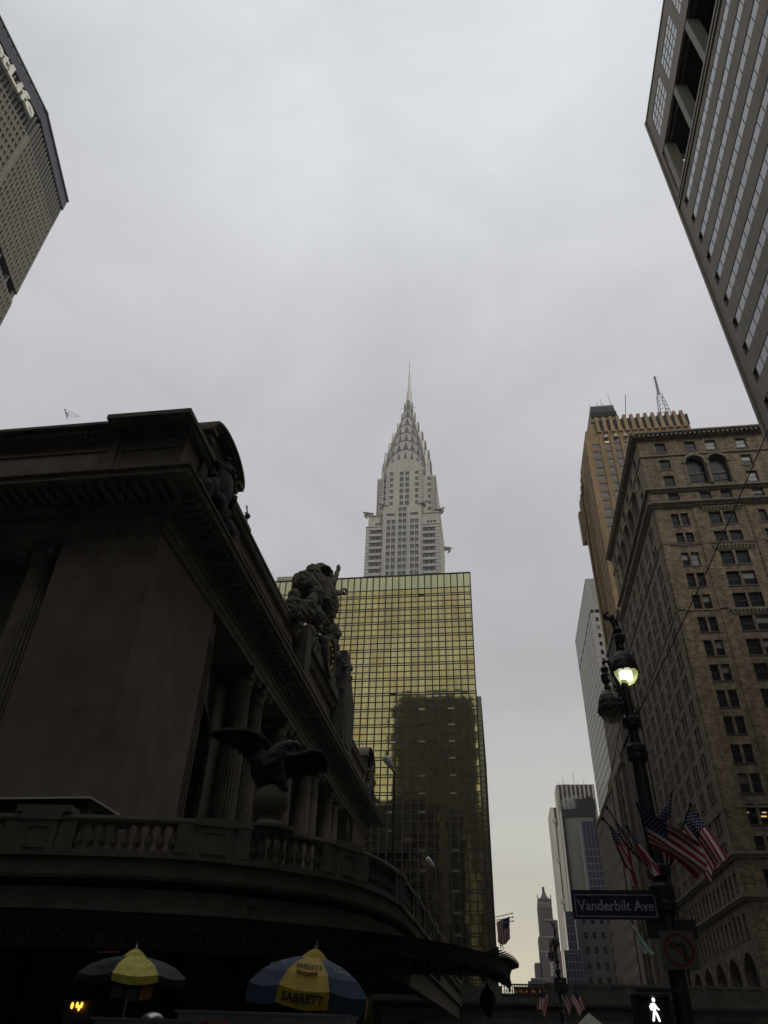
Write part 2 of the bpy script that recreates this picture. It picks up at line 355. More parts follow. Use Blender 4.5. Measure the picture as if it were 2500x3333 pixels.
WCACHE = {}
def win_geo(mb, w, h, style, gl, tr=None):
    """frame and glass of one window in local axes x along, y inwards, z up; materials 0 frame, 1 glass, 2 second pane"""
    T = (lambda q: q) if tr is None else tr
    def bx(x0, x1, z0, z1, y0=0.0, y1=0.1):
        mb.hexa([T(Vector(q)) for q in [(x0,y0,z0),(x1,y0,z0),(x1,y1,z0),(x0,y1,z0),(x0,y0,z1),(x1,y0,z1),(x1,y1,z1),(x0,y1,z1)]], 0)
    f = 0.07 if w < 3 else 0.1
    if style == 'bold': f = 0.16; bx(f, w-f, h*0.5-0.08, h*0.5+0.08, 0.01, 0.09)
    if style == 'sill': bx(-0.15, w+0.15, -0.22, -0.001, -0.42, 0.05); bx(f, w-f, h*0.5-0.04, h*0.5+0.04, 0.01, 0.09)
    if style == 'tiny':
        mb.add([T(Vector(q)) for q in [(0,0,0),(w,0,0),(w,0,h),(0,0,h)]], [(0,1,2,3)], gl)
        return
    bx(0, f, 0, h); bx(w-f, w, 0, h); bx(f, w-f, 0, f); bx(f, w-f, h-f, h)
    if style == 'sash':
        bx(f, w-f, h*0.5-0.04, h*0.5+0.04, 0.01, 0.09)
    if style == 'cross':
        bx(f, w-f, h*0.5-0.04, h*0.5+0.04, 0.01, 0.09); bx(w/2-0.06, w/2+0.06, f, h-f, 0.0, 0.095)
    up = gl; lo = gl
    if gl == 2: up, lo = 2, 1
    if gl == 3: up, lo = 2, 2
    for z0, z1, q in ((f, h*0.5, lo), (h*0.5, h-f, up)):
        mb.add([T(Vector(p)) for p in [(f,0.05,z0),(w-f,0.05,z0),(w-f,0.05,z1),(f,0.05,z1)]], [(0,1,2,3)], q)

class Bld:
    def __init__(s, root, wmats=('frame','glass','blind'), weights=(6, 2, 1), recess=0.3, pane=False):
        s.root = root; s.w = []; s.wm = wmats; s.wt = weights; s.rc = recess; s.pane = pane
    def win(s, F, a, b, c, d, style='sash', gl=None, rc=None):
        if gl is None: gl = random.choices((1, 2, 3), s.wt)[0]
        s.w.append((F, a, b, c, d, style, gl, s.rc if rc is None else rc))
    def flush(s, limit=100):
        def key(q):
            F, a, b, c, d = q[:5]; p = F.p((a+b)/2, 0, (c+d)/2)-EYE; px = 1250+FPX*p.dot(RT)/max(p.dot(FW), 1); py = 1666-FPX*p.dot(UP)/max(p.dot(FW), 1)
            pen = 1.0 if (-20 < px < 2520 and -20 < py < 3350) else 0.001
            return -(b-a)*(d-c)/p.length_squared*pen*abs(F.v.dot(p.normalized()))
        s.w.sort(key=key)
        for q in s.w[:limit]:
            F, a, b, c, d, st, gl, rc = q
            k = (round(b-a, 2), round(d-c, 2), st, gl, s.wm, s.pane)
            if k not in WCACHE:
                mb = MB(); win_geo(mb, b-a, d-c, st, gl)
                def mk(nm, sel):
                    me = bpy.data.meshes.new(nm); idx = {}; vs = []; fs = []; ms = []
                    for f, mi in zip(mb.f, mb.m):
                        if not sel(mi): continue
                        r = []
                        for i in f:
                            if i not in idx: idx[i] = len(vs); vs.append(mb.v[i])
                            r.append(idx[i])
                        fs.append(r); ms.append(mi)
                    me.from_pydata(vs, [], fs)
                    for qq in s.wm: me.materials.append(M[qq])
                    me.polygons.foreach_set('material_index', [min(i, len(s.wm)-1) for i in ms]); me.update(); return me
                if s.pane and st != 'tiny': WCACHE[k] = (mk('window', lambda i: i == 0), mk('pane', lambda i: i > 0))
                else: WCACHE[k] = (mk('window', lambda i: True), None)
            me, pm = WCACHE[k]
            o = bpy.data.objects.new('window', me); COL.objects.link(o); o.parent = s.root
            o.matrix_local = Matrix.Translation(F.p(a, rc-0.02, c)-BASE[s.root.name]) @ F.rot
            if pm:
                po = bpy.data.objects.new('pane', pm); COL.objects.link(po); po.parent = o
        rest = s.w[limit:]
        if rest:
            mb = MB()
            for F, a, b, c, d, st, gl, rc in rest:
                mt = Matrix.Translation(F.p(a, rc-0.02, c)) @ F.rot
                win_geo(mb, b-a, d-c, 'tiny' if st == 'tiny' else st, gl, lambda q: mt @ q)
            tag(mb.build('window', s.wm, s.root), kind='stuff')
def text_mesh(txt, size, ext, off=0.0, shear=0.0, space=1.0):
    c = bpy.data.curves.new('lettering', 'FONT'); c.body = txt; c.size = size; c.extrude = ext; c.offset = off; c.resolution_u = 3; c.space_character = space
    c.shear = shear
    o = bpy.data.objects.new('lettering', c); COL.objects.link(o)
    bpy.context.view_layer.update()
    me = bpy.data.meshes.new_from_object(o.evaluated_get(bpy.context.evaluated_depsgraph_get()))
    bpy.data.objects.remove(o); bpy.data.curves.remove(c)
    return me
def text(txt, size, ext, m, F, a, d, z, parent, name='lettering', off=0.0, tilt=0.0, shear=0.0, space=1.0):
    me = text_mesh(txt, size, ext, off, shear, space); me.materials.clear(); me.materials.append(M[m])
    # text lies in local XY facing +Z: stand it up on the wall plane
    st = Matrix.Rotation(math.pi/2, 4, 'X')
    me.transform(Matrix.Translation(F.p(a, d, z)-BASE[parent.name]) @ F.rot @ Matrix.Rotation(tilt, 4, 'Y') @ st)
    o = bpy.data.objects.new(name, me); COL.objects.link(o); o.parent = parent; BASE[o.name] = BASE[parent.name]
    return o
def smooth_path(pts, step=0.5):
    pts = [Vector(p).to_2d() if len(p) > 2 else Vector(p) for p in pts]; out = []
    for i in range(len(pts)-1):
        p0 = pts[max(i-1, 0)]; p1 = pts[i]; p2 = pts[i+1]; p3 = pts[min(i+2, len(pts)-1)]
        n = max(1, int((p2-p1).length/step))
        for k in range(n):
            t = k/n
            out.append(0.5*((2*p1)+(p2-p0)*t+(2*p0-5*p1+4*p2-p3)*t*t+(3*p1-p0-3*p2+p3)*t**3))
    out.append(pts[-1]); return out
def norms(path):
    r = []
    for i in range(len(path)):
        d = (path[min(i+1, len(path)-1)]-path[max(i-1, 0)]).normalized(); r.append(Vector((d.y, -d.x)))
    return r
def sweep(mb, path, prof, mi=0):
    """prof: closed list of (outward offset, z)"""
    ns = norms(path); b0 = len(mb.v); n = len(prof)
    for p, q in zip(path, ns):
        for o, z in prof: mb.v.append(Vector((p.x+q.x*o, p.y+q.y*o, z)))
    for i in range(len(path)-1):
        for k in range(n):
            mb.f.append([b0+i*n+k, b0+i*n+(k+1)%n, b0+(i+1)*n+(k+1)%n, b0+(i+1)*n+k]); mb.m.append(mi)
    mb.f.append([b0+k for k in range(n)]); mb.m.append(mi)
    e = b0+(len(path)-1)*n; mb.f.append([e+k for k in range(n)][::-1]); mb.m.append(mi)
def at_len(path, s):
    ns = norms(path); acc = 0
    for i in range(len(path)-1):
        L = (path[i+1]-path[i]).length
        if acc+L >= s:
            t = (s-acc)/L; return path[i].lerp(path[i+1], t), ns[i].lerp(ns[i+1], t).normalized()
        acc += L
    return path[-1], ns[-1]
def sect_beam(mb, pts, r, mi=0, n=6): mb.tube(pts, r, n, mi)
WX = Vector((1,0,0)); SY = Vector((0,1,0))
# ================================================================ SETTING
mb = MB(); mb.box((-1500,-1500,-1.2), (1500,2500,-0.15)); tag(mb.build('ground', 'concrete'), kind='structure')
mb = MB(); mb.box((-14,-1400,-0.146), (24,2400,0.0)); tag(mb.build('road', 'asphalt'), kind='structure')
mb = MB()
for k in range(-40, 120): mb.box((4.9, k*9, 0.0), (5.06, k*9+3, 0.004))
for k in range(12): mb.box((-13+k*3.1, 20, 0.0), (-11.6+k*3.1, 24, 0.004))
tag(mb.build('road_marking', 'paint_w'), kind='structure')
for x0, x1, y0, y1 in ((-60, -14.0, -1400, 96), (-60, -14.0, 100, 2400), (24.0, 31.5, -1400, 2400)):
    mb = MB(); mb.box((x0,y0,-0.15), (x1,y1,0.15)); tag(mb.build('pavement', 'concrete'), kind='structure')
mb = MB(); mb.box((-1.5, 9, 0.004), (4.2, 16, 0.15)); tag(mb.build('traffic_island_pavement', 'concrete'), kind='structure')

def banded(F, mb, a0, a1, z0, z1, d, mi=0): F.box(mb, a0, a1, z0, z1, d, 0.0, mi)

# ================================================================ STATION (long low classical building, left)
WC = (-20.0, 35.7)
st = thing('station_building', 'dark sooty classical stone station with giant fluted columns behind the eagle', 'building', (-30, 60, 0))
FW_ = Face((-20, 35.7, 0), (1,0,0))      # west wall: a runs towards the street, 0 at the corner (negative = north)
FS_ = Face((-20, 35.7, 0), (0,1,0))      # street wall: a runs away down the street
LEN = 83.0
mb = MB()
mb.box((-26.6, 35.7, 0), (-20, 46.2, 27.7))                 # corner pier
mb.box((-26.6, 107.8, 0), (-20, 35.7+LEN, 27.7))          # far pier
mb.box((-60, 38.9, 0), (-26.6, 39.6, 27.7))                 # recessed west wall
mb.box((-60, 35.9, 0), (-26.6, 38.9, 11.5))                 # plinth under the west columns
mb.box((-24, 46.2, 0), (-20.2, 107.8, 10.6))                # plinth under street columns
mb.box((-60, 39.6, 0), (-26.6, 118, 27.7))                  # mass
mb.build('wall', 'lime', st)
# street wall with arched openings
FR = Face((-23.2, 35.7, 0), (0,1,0)); mb = MB(); arch_c = [17.3+12*k for k in range(5)]
def arch_face(F, mb, a0, a1, z0, z1, c, hw, zb, zs, depth, mi=0, seg=14):
    F.quad(mb, a0, c-hw, z0, z1, 0, mi); F.quad(mb, c+hw, a1, z0, z1, 0, mi)
    if zb > z0: F.quad(mb, c-hw, c+hw, z0, zb, 0, mi)
    for k in range(seg):
        t0, t1 = math.pi*k/seg, math.pi*(k+1)/seg
        x0, x1 = c-hw*math.cos(t0), c-hw*math.cos(t1); y0, y1 = zs+hw*math.sin(t0), zs+hw*math.sin(t1)
        mb.add([F.p(x0,0,y0), F.p(x1,0,y1), F.p(x1,0,z1), F.p(x0,0,z1)], [(0,1,2,3)], mi)
        mb.add([F.p(x0,0,y0), F.p(x1,0,y1), F.p(x1,depth,y1), F.p(x0,depth,y0)], [(0,1,2,3)], mi)
    for x in (c-hw, c+hw):
        mb.add([F.p(x,0,zb), F.p(x,0,zs), F.p(x,depth,zs), F.p(x,depth,zb)], [(0,1,2,3)], mi)
for c in arch_c:
    arch_face(FR, mb, c-6, c+6, 9, 27.7, c, 3.5, 10.8, 20.6, 1.4)
mb.build('arcade_wall', 'lime_plain', st)
for c in arch_c:
    mb = MB()
    for r, dd in ((3.5, -0.28), (3.85, -0.12)):
        pts = [FR.p(c-r, dd, 10.8), FR.p(c-r, dd, 20.6)] + [FR.p(c-r*math.cos(math.pi*k/16), dd, 20.6+r*math.sin(math.pi*k/16)) for k in range(1, 16)] + [FR.p(c+r, dd, 20.6), FR.p(c+r, dd, 10.8)]
        for p, q in zip(pts, pts[1:]): mb.bar(p, q, 0.34, 0.3, 0, up=Vector((1,0,0)))
    FR.box(mb, c-0.7, c+0.7, 23.7, 25.6, -0.7, 0)
    mb.build('arch_moulding', 'lime_plain', st)
    mb = MB(); FR.box(mb, c-3.5, c+3.5, 10.8, 24.2, 1.3, 1.4, 1)
    for k in range(15): FR.box(mb, c-3.4+k*0.485, c-3.32+k*0.485, 10.8, 20.6+math.sqrt(max(0.01, 3.5**2-(k*0.485-3.4)**2)), 1.18, 1.28, 0)
    for k in range(9): FR.box(mb, c-3.5, c+3.5, 11.9+k*1.45, 12.0+k*1.45, 1.15, 1.3, 0); 
    for k in range(3): FR.box(mb, c-3.5, c+3.5, 12.6+k*3.6, 12.95+k*3.6, 1.0, 1.3, 0)
    mb.build('grille_window', ['black', 'glass'], st)
def column(c, r, z0, z1):
    mb = MB(); H = z1-z0
    prof = [(r*1.3, 0), (r*1.3, 0.35), (r*1.22, 0.4), (r*1.25, 0.6), (r*1.1, 0.7), (r*1.12, 0.85), (r, 1.0)]
    mb.lathe(prof, (c[0], c[1], z0), 24)
    pr = [(r, 1.0), (r*0.995, H*0.35), (r*0.93, H*0.7), (r*0.86, H-1.5)]
    mb.lathe(pr, (c[0], c[1], z0), 48, flute=0.075)
    mb.lathe([(r*0.9, H-1.5), (r*0.98, H-1.42), (r*0.9, H-1.3), (r*0.92, H-1.0), (r*1.1, H-0.62), (r*1.25, H-0.5)], (c[0], c[1], z0), 24)
    for s in (-1, 1):
        for t in (-1, 1):
            mb.lathe([(0.001, -0.3), (0.3, -0.28), (0.42, 0), (0.3, 0.28), (0.001, 0.3)], (c[0]+s*r*1.0, c[1]+t*r*1.0, z1-0.72), 10)
    mb.box((c[0]-r*1.38, c[1]-r*1.38, z1-0.42), (c[0]+r*1.38, c[1]+r*1.38, z1))
    return mb
for pc in (59, 71, 83, 95):
    for dy in (-1.9, 1.9):
        column((-21.0, pc+dy), 1.02, 10.6, 27.7).build('column', 'lime_plain', st)
for x in (-28.6, -33.9, -39.4):
    column((x, 37.3), 0.98, 11.5, 27.7).build('column', 'lime_plain', st)
mb = MB()                                                    # fluted pilaster at the pier edge
for y in (46.2, 105.7):
    mb = MB()
    mb.box((-22.9, y, 10.6), (-20.5, y+2.1, 27.7))
    for k in range(5): mb.box((-20.5, y+0.18+k*0.4, 12), (-20.36, y+0.34+k*0.4, 26))
    mb.build('pilaster', 'lime_plain', st)
def rect_ring(mb, ex0, z0, z1, mi=0, cut=0):
    """band around the two seen walls standing ex0 proud of the wall planes"""
    x1 = -20+ex0; y0 = 35.7-ex0*(3.3/2.6 if ex0 > 1.5 else 1)
    mb.box((-60, y0, z0), (x1, 35.7+LEN+ex0, z1), mi)
mb = MB(); rect_ring(mb, 0.16, 27.7, 28.2); rect_ring(mb, 0.26, 28.2, 28.75); rect_ring(mb, 0.44, 28.75, 28.92); rect_ring(mb, 0.2, 28.92, 29.35)
mb.build('architrave', 'lime_plain', st)
mb = MB(); rect_ring(mb, 0.5, 29.35, 29.5); rect_ring(mb, 0.72, 29.5, 29.75); rect_ring(mb, 1.2, 29.98, 30.08); rect_ring(mb, 2.45, 30.08, 30.5); rect_ring(mb, 2.62, 30.5, 30.66)
for k in range(104): y = 34.9+k*0.76; mb.box((-19.3, y, 29.7), (-17.9, y+0.34, 30.08))
for k in range(55): x = -19.0-k*0.76; mb.box((x, 33.0, 29.7), (x+0.34, 34.9, 30.08))
for k in range(250): y = 35.0+k*0.315; mb.box((-19.5, y, 29.45), (-19.05, y+0.17, 29.75))
for k in range(120): x = -19.2-k*0.315; mb.box((x, 34.55, 29.45), (x+0.17, 35.1, 29.75))
mb.build('cornice', 'lime_plain', st)
# attic storey
mb = MB(); AX, AY = -19.35, 34.75
mb.box((-60, AY, 30.66), (AX, 118, 35.1))
for a, b in ((-24.2, -24.9),): mb.box((a, AY-0.16, 30.66), (b, AY, 35.1))
mb.box((-60, AY-0.28, 30.66), (AX+0.28, 118.2, 31.25)); mb.box((-24.6, AY-0.42, 31.25), (AX+0.42, 47.0, 31.42))
def panel(F, mb, a0, a1, z0, z1):
    F.box(mb, a0, a1, z0, z0+0.16, -0.12, 0); F.box(mb, a0, a1, z1-0.16, z1, -0.12, 0); F.box(mb, a0, a0+0.16, z0+0.16, z1-0.16, -0.12, 0); F.box(mb, a1-0.16, a1, z0+0.16, z1-0.16, -0.12, 0)
FA = Face((AX, AY, 0), (1,0,0)); FB = Face((AX, AY, 0), (0,1,0))
panel(FA, mb, -4.6, -0.35, 31.8, 34.3); panel(FA, mb, -14.6, -5.2, 31.8, 34.4); panel(FA, mb, -26, -15.2, 31.8, 34.4)
for a0, a1 in ((13, 22.5), (23.2, 31), (53, 62), (62.8, 68)): panel(FB, mb, a0, a1, 31.7, 34.2)
mb.build('attic_wall', 'lime', st)
mb = MB(); mb.box((-60, AY-0.35, 35.1), (AX+0.3, 118.5, 35.35)); mb.box((-60, AY-0.85, 35.35), (AX+0.5, 119, 35.75)); mb.box((-60, AY-1.2, 35.75), (AX+0.62, 119.2, 35.98))
mb.box((-24.6, AY-1.75, 35.68), (AX+0.72, 47.4, 36.05))
for k in range(250): y = 35.0+k*0.315; mb.box((AX+0.3, y, 35.12), (AX+0.46, y+0.17, 35.34))
for k in range(100): x = AX-0.1-k*0.4; mb.box((x, AY-0.62, 35.1), (x+0.2, AY-0.35, 35.34))
mb.build('attic_cornice', 'lime_plain', st)
# curved pediments with cartouches over the two end bays
for yc, k_ in ((40.3, 1), (112.9, 0)):
    mb = MB(); X0, X1 = -20.2, -18.45; hw = 3.75; zb, zt = 37.75, 39.55
    def arc(f, th=0.0): return [(yc-(hw-th)*math.cos(math.pi*i/18), zb+(zt-zb-th*0.8)*math.sin(math.pi*i/18)) for i in range(19)]
    for xa, xb, t0, t1 in ((X0, X1, 0.0, 0.28), (X0, X1-0.25, 0.28, 0.55)):
        o = arc(1, t0); i_ = arc(1, t1)
        for (ya, za), (yb, zb2), (yc2, zc), (yd, zd) in zip(o, o[1:], i_[1:], i_):
            mb.hexa([Vector((xa,ya,za)), Vector((xb,ya,za)), Vector((xb,yd,zd)), Vector((xa,yd,zd)), Vector((xa,yb,zb2)), Vector((xb,yb,zb2)), Vector((xb,yc2,zc)), Vector((xa,yc2,zc))])
    for s in (-1, 1):
        a, b = sorted((yc+s*(hw-1.0), yc+s*(hw+0.0))); mb.box((X0, a, 37.45), (X1-0.05, b, 37.75)); a, b = sorted((yc+s*(hw-1.3), yc+s*(hw-0.4))); mb.box((X0, a, 36.9), (X1-0.35, b, 37.45)); a, b = sorted((yc+s*(hw-1.7), yc+s*(hw-0.8))); mb.box((X0, a, 31.4), (X1-0.6, b, 36.9))
    mb.prism([(X0+0.1, yy, zz) for yy, zz in arc(1, 0.5)], (0.5, 0, 0)); mb.box((X0, yc-hw+0.5, 31), (X0+0.6, yc+hw-0.5, 37.7))
    mb.build('pediment', 'lime_plain', st)
    X0 = -19.35
    mb = MB(); rnd = random.Random(3)
    mb.ball((X0+0.6, yc, 34.9), 1.7, 0, 12, (0.5, 0.8, 1.1)); 
    for k in range(34):
        a = rnd.uniform(0, 2*math.pi); rr = rnd.uniform(1.3, 2.3)
        mb.ball((X0+0.7+rnd.uniform(-.1,.4), yc+rr*math.cos(a)*1.1, 34.7+rr*math.sin(a)*1.2), rnd.uniform(0.25, 0.55), 0, 7, (1, rnd.uniform(.5,1.5), rnd.uniform(.6,1.5)))
    for s in (-1, 1):
        mb.tube([(X0+0.6, yc+s*2.4, 33.6), (X0+1.1, yc+s*3.0, 32.6), (X0+0.8, yc+s*2.6, 31.6), (X0+1.2, yc+s*3.2, 30.9)], [0.3, 0.4, 0.33, 0.2], 8)
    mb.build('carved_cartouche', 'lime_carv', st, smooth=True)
mb = MB(); mb.box((-59, 37, 35.98), (-21.5, 117, 36.4)); mb.build('roof', 'lime_plain', st)
# street-level front under the canopy and the long side wall towards the viaduct
mb = MB(); mb.box((-16.5, 36, 0), (-15.6, 96.5, 8.2)); mb.box((-60, 35.9, 0), (-16.5, 36.6, 8.2))
for k in range(7): mb.box((-15.6, 50+k*6.5, 0), (-15.1, 51.2+k*6.5, 7.2))
mb.box((-15.6, 46, 6.6), (-15.0, 96.5, 7.0)); mb.box((-15.6, 46, 7.6), (-14.8, 96.5, 8.2))
mb.build('street_front', 'viad', st)

# statue group over the middle of the street front
sg = thing('statue_group', 'dark stone group of three figures around a round clock above the station cornice', 'statue', (-19.5, 77, 36))
mb = MB()
mb.box((-21.2, 70.0, 36.0), (-18.3, 84.5, 37.2)); mb.box((-21.0, 71.2, 37.2), (-18.5, 83.2, 38.4)); mb.box((-20.9, 72.4, 38.4), (-18.7, 82.4, 39.6))
mb.box((-20.2, 86, 31.4), (-17.5, 88.6, 37.4)); mb.box((-20.2, 65.6, 31.4), (-17.9, 67.6, 36.6))
mb.prism([(-17.6, 85.0, 31.0), (-17.6, 91.2, 31.0), (-17.6, 90.9, 38.2), (-17.6, 86.2, 43.0), (-17.6, 84.6, 43.0)], (-1.6, 0, 0))
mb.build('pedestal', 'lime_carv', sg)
clk = MB(); seg = 28; cx, cyy, cz = -18.35, 77.0, 38.5
for r0, r1, x0, x1, mi in ((2.05, 2.45, -18.9, -17.8, 0), (1.75, 1.95, -18.7, -18.0, 0)):
    for k in range(seg):
        t0, t1 = 2*math.pi*k/seg, 2*math.pi*(k+1)/seg
        q = lambda r, t, x: Vector((x, cyy+r*math.cos(t), cz+r*math.sin(t)))
        clk.hexa([q(r0,t0,x0), q(r0,t0,x1), q(r1,t0,x1), q(r1,t0,x0), q(r0,t1,x0), q(r0,t1,x1), q(r1,t1,x1), q(r1,t1,x0)], mi)
for k in range(12):
    t = math.pi*k/6; clk.ball((-18.05, cyy+1.45*math.cos(t), cz+1.45*math.sin(t)), 0.2, 1, 8)
clk.prism([(-18.3, cyy+1.9*math.cos(2*math.pi*k/20), cz+1.9*math.sin(2*math.pi*k/20)) for k in range(20)], (0.1, 0, 0), 2)
clk.bar((-18.1, cyy, cz), (-18.1, cyy+0.3, cz+1.2), 0.12, 0.06, 1); clk.bar((-18.1, cyy, cz), (-18.1, cyy-0.8, cz-0.3), 0.14, 0.06, 1)
clk.build('clock', ['lime_carv', 'copper', 'bronze'], sg)
FOLD = bpy.data.textures.new('folds', 'CLOUDS'); FOLD.noise_scale = 0.36; FOLD.noise_depth = 3; FOLD.contrast = 1.5
def figure(name, tubes, balls, mi='lime_carv', vox=0.14):
    mb = MB()
    for pts, rr in tubes: mb.tube(pts, [q*0.86 for q in rr], 10)
    for c, r, sq in balls: mb.ball(c, r*0.9, 0, 12, sq)
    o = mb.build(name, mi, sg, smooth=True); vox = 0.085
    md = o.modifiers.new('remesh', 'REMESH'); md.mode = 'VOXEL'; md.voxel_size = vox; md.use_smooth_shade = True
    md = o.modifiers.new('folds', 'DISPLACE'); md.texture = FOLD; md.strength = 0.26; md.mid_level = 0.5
    return o
S = lambda px, py, x=-19.0: PX(px, py, x)
# standing central figure, arm raised, cloak spread behind it
figure('person', [
    ([S(1062,2010), S(1060,1985), S(1052,1950), S(1060,1915), S(1066,1885)], [1.5, 1.35, 1.15, 1.25, 0.75]),
    ([S(1066,1885), S(1072,1872)], [0.5, 0.5]),
    ([S(1080,1902), S(1092,1880), S(1099,1855)], [0.55, 0.42, 0.26]),
    ([S(1074,1925), S(1098,1931), S(1114,1927)], [0.6, 0.45, 0.3]),
    ([S(1056,2000), S(1072,2025), S(1076,2050)], [0.9, 0.7, 0.45]),
    ([S(1044,2000), S(1040,2030), S(1036,2052)], [0.9, 0.7, 0.5])],
    [(S(1066,1868), 0.85, (1,1,1.15)), (S(1062,1855), 0.85, (1,1.4,0.4)), (S(1060,1940), 1.7, (0.9,0.9,1.3)), (S(1082,1970), 1.2, (0.8,0.7,1.8))])
mb = MB()
for fx, fy in ((1097,1848), (1101,1843), (1105,1846), (1108,1852)):
    mb.tube([S(1099,1860), S((1099+fx)/2+1,(1860+fy)/2), S(fx,fy-6)], [0.2, 0.16, 0.09], 6)
mb.tube([S(1120+8*math.cos(t*math.pi/6), 1925+9*math.sin(t*math.pi/6)) for t in range(13)], 0.16, 6)
mb.tube([S(1113,1928), S(1124,1934)], [0.3, 0.2], 6)
mb.build('hand', 'lime_carv', sg, smooth=True)
figure('cloak', [([S(985,1880,-20.4), S(1000,1930,-20.4), S(1012,1975,-20.4)], [1.4, 2.3, 1.6]), ([S(1010,1890,-20.3), S(1035,1900,-20), S(1050,1940,-20)], [1.3, 1.7, 1.4])],
    [(S(1020,1868,-20.2), 1.4, (0.8,1.1,0.9)), (S(1045,1868,-20), 1.6, (0.8,1.2,0.9))] + [(S(988-6*math.sin(k), 1872+k*14, -20.4), 0.6, (1,1,1)) for k in range(7)])
# seated figure towards the viewer (left in the photo)
figure('person', [
    ([S(945,1990,-19.3), S(950,1968,-19.3), S(955,1948,-19.3)], [0.9, 0.95, 0.6]),
    ([S(955,1985,-19), S(985,1972,-18.8), S(1000,1990,-18.6), S(1004,2015,-18.5)], [0.8, 0.65, 0.5, 0.35]),
    ([S(950,1992,-18.6), S(970,2010,-18.4), S(960,2030,-18.4), S(985,2040,-18.3)], [0.75, 0.6, 0.45, 0.3]),
    ([S(962,1958,-18.8), S(990,1962,-18.6), S(1015,1958,-18.6)], [0.42, 0.36, 0.25]),
    ([S(960,1965,-19), S(985,1978,-18.7), S(1020,1963,-18.6)], [0.2, 0.14, 0.12])],
    [(S(957,1938,-19.3), 0.72, (1,1,1.15)), (S(970,2000,-19.2), 1.3, (0.9,1.2,0.8))], vox=0.12)
# reclining figure below the arm with a drooping head resting on its hand (right in the photo)
figure('person', [
    ([S(1072,2130), S(1078,2105), S(1085,2085)], [0.8, 0.85, 0.6]),
    ([S(1085,2090), S(1094,2110), S(1099,2085), S(1097,2072)], [0.4, 0.33, 0.27, 0.22]),
    ([S(1072,2130), S(1098,2135), S(1102,2165), S(1098,2200)], [0.85, 0.75, 0.55, 0.4])],
    [(S(1093,2064), 0.85, (1,1,1.1)), (S(1068,2120), 1.1, (0.9,1.1,1))], vox=0.12)
figure('person', [([S(1010,1985), S(1013,1960), S(1022,1938)], [0.9, 0.85, 0.5]), ([S(1000,2000), S(1030,1985), S(1045,2010)], [0.8, 0.7, 0.5]), ([S(1040,2010), S(1060,2030), S(1052,2055)], [0.8, 0.7, 0.5])],
    [(S(1026,1928), 0.75, (1,1,1.15)), (S(1020,2005), 1.5, (0.9,1.3,0.8))], vox=0.12)
mb = MB(); rnd = random.Random(5)
for k in range(60):
    p = S(rnd.uniform(960,1080), rnd.uniform(2035,2120)); 
    if p.z > 35.5: mb.ball((p.x+rnd.uniform(-.6,.7), p.y, min(p.z, 44)), rnd.uniform(0.25,0.7), 0, 7, (1, rnd.uniform(.5,1.4), rnd.uniform(.5,1.4)))
for k in range(40):
    p = S(rnd.uniform(1085,1115), rnd.uniform(2150,2280)); mb.ball((p.x+rnd.uniform(0.9,1.4), p.y, p.z), rnd.uniform(0.2,0.45), 0, 6)
mb.build('carved_foliage', 'lime_carv', sg, smooth=True)
# scroll bracket with garland above the far end of the cornice is the far pediment; small roof objects follow
mb = MB(); a = Vector((-21.0, 49.0, 36.3)); b = PX(800, 1640, -20.8)
pts = [PX(805,1700,-20.6), PX(806,1680,-20.6), PX(803,1655,-20.6)]
mb.tube([PX(802,1712,-20.6), PX(806,1675,-20.6), PX(803,1650,-20.6)], 0.06, 6); mb.ball(PX(806,1680,-20.6), 0.28, 0, 8); mb.bar(PX(799,1668,-20.6), PX(806,1680,-20.6), 0.12)
mb.tube([PX(803,1655,-20.6), PX(800,1648,-20.6), PX(802,1644,-20.6), PX(806,1648,-20.6), PX(804,1662,-20.6)], 0.035, 5)
tag(mb.build('roof_lamp', 'black'), 'small black metal fitting on the station roof edge past the curved pediment', 'lamp')
mb = MB(); q = [P(215,1356,36), P(210,1332,36)]
mb.tube([P(219,1362,36), P(211,1331,36)], 0.035, 5)
for t in (0.0, 0.35, 0.7): mb.tube([P(211+8*t,1331+31*t,36), P(258-18*t*0.2,1354+6*t,36.2)], 0.012, 4)
mb.tube([P(214,1345,36), P(222,1346,36), P(221,1355,36)], 0.03, 5)
tag(mb.build('aerial', 'black'), 'thin wire aerial on the station roof at the left', 'aerial')
mb = MB(); mb.box((-21.5, 48.5, 36.0), (-19.4, 52, 37.0)); mb.box((-21.2, 49, 37.0), (-19.7, 51.2, 37.5)); tag(mb.build('roof_vent', 'lime_plain'), 'low stone roof box beside the curved pediment of the station', 'vent')

# ================================================================ TERRACE with balustrade, canopy
tr = thing('station_terrace', 'curved stone terrace with balustrade and dark metal street canopy in front of the station', 'terrace', (-12, 36, 0))
TP = smooth_path([(-46,29.2), (-36,29.2), (-26,29.2), (-20.3,29.25), (-15.4,29.7), (-12.1,30.45), (-9.3,32.2), (-7.2,34.4), (-6.1,36.8), (-5.4,40), (-5.2,44.1), (-5.05,54), (-5,65.6), (-5,80), (-5,95)], 0.6)
mb = MB(); sweep(mb, TP, [(-0.32, 8.76), (0.30, 8.76), (0.34, 8.86), (0.30, 9.0), (-0.32, 9.0)]); mb.build('handrail', 'lime_plain', tr)
mb = MB(); sweep(mb, TP, [(-0.3, 7.45), (0.3, 7.45), (0.3, 7.68), (-0.3, 7.68)]); sweep(mb, TP, [(-0.5, 6.75), (0.12, 6.75), (0.12, 7.45), (-0.5, 7.45)])
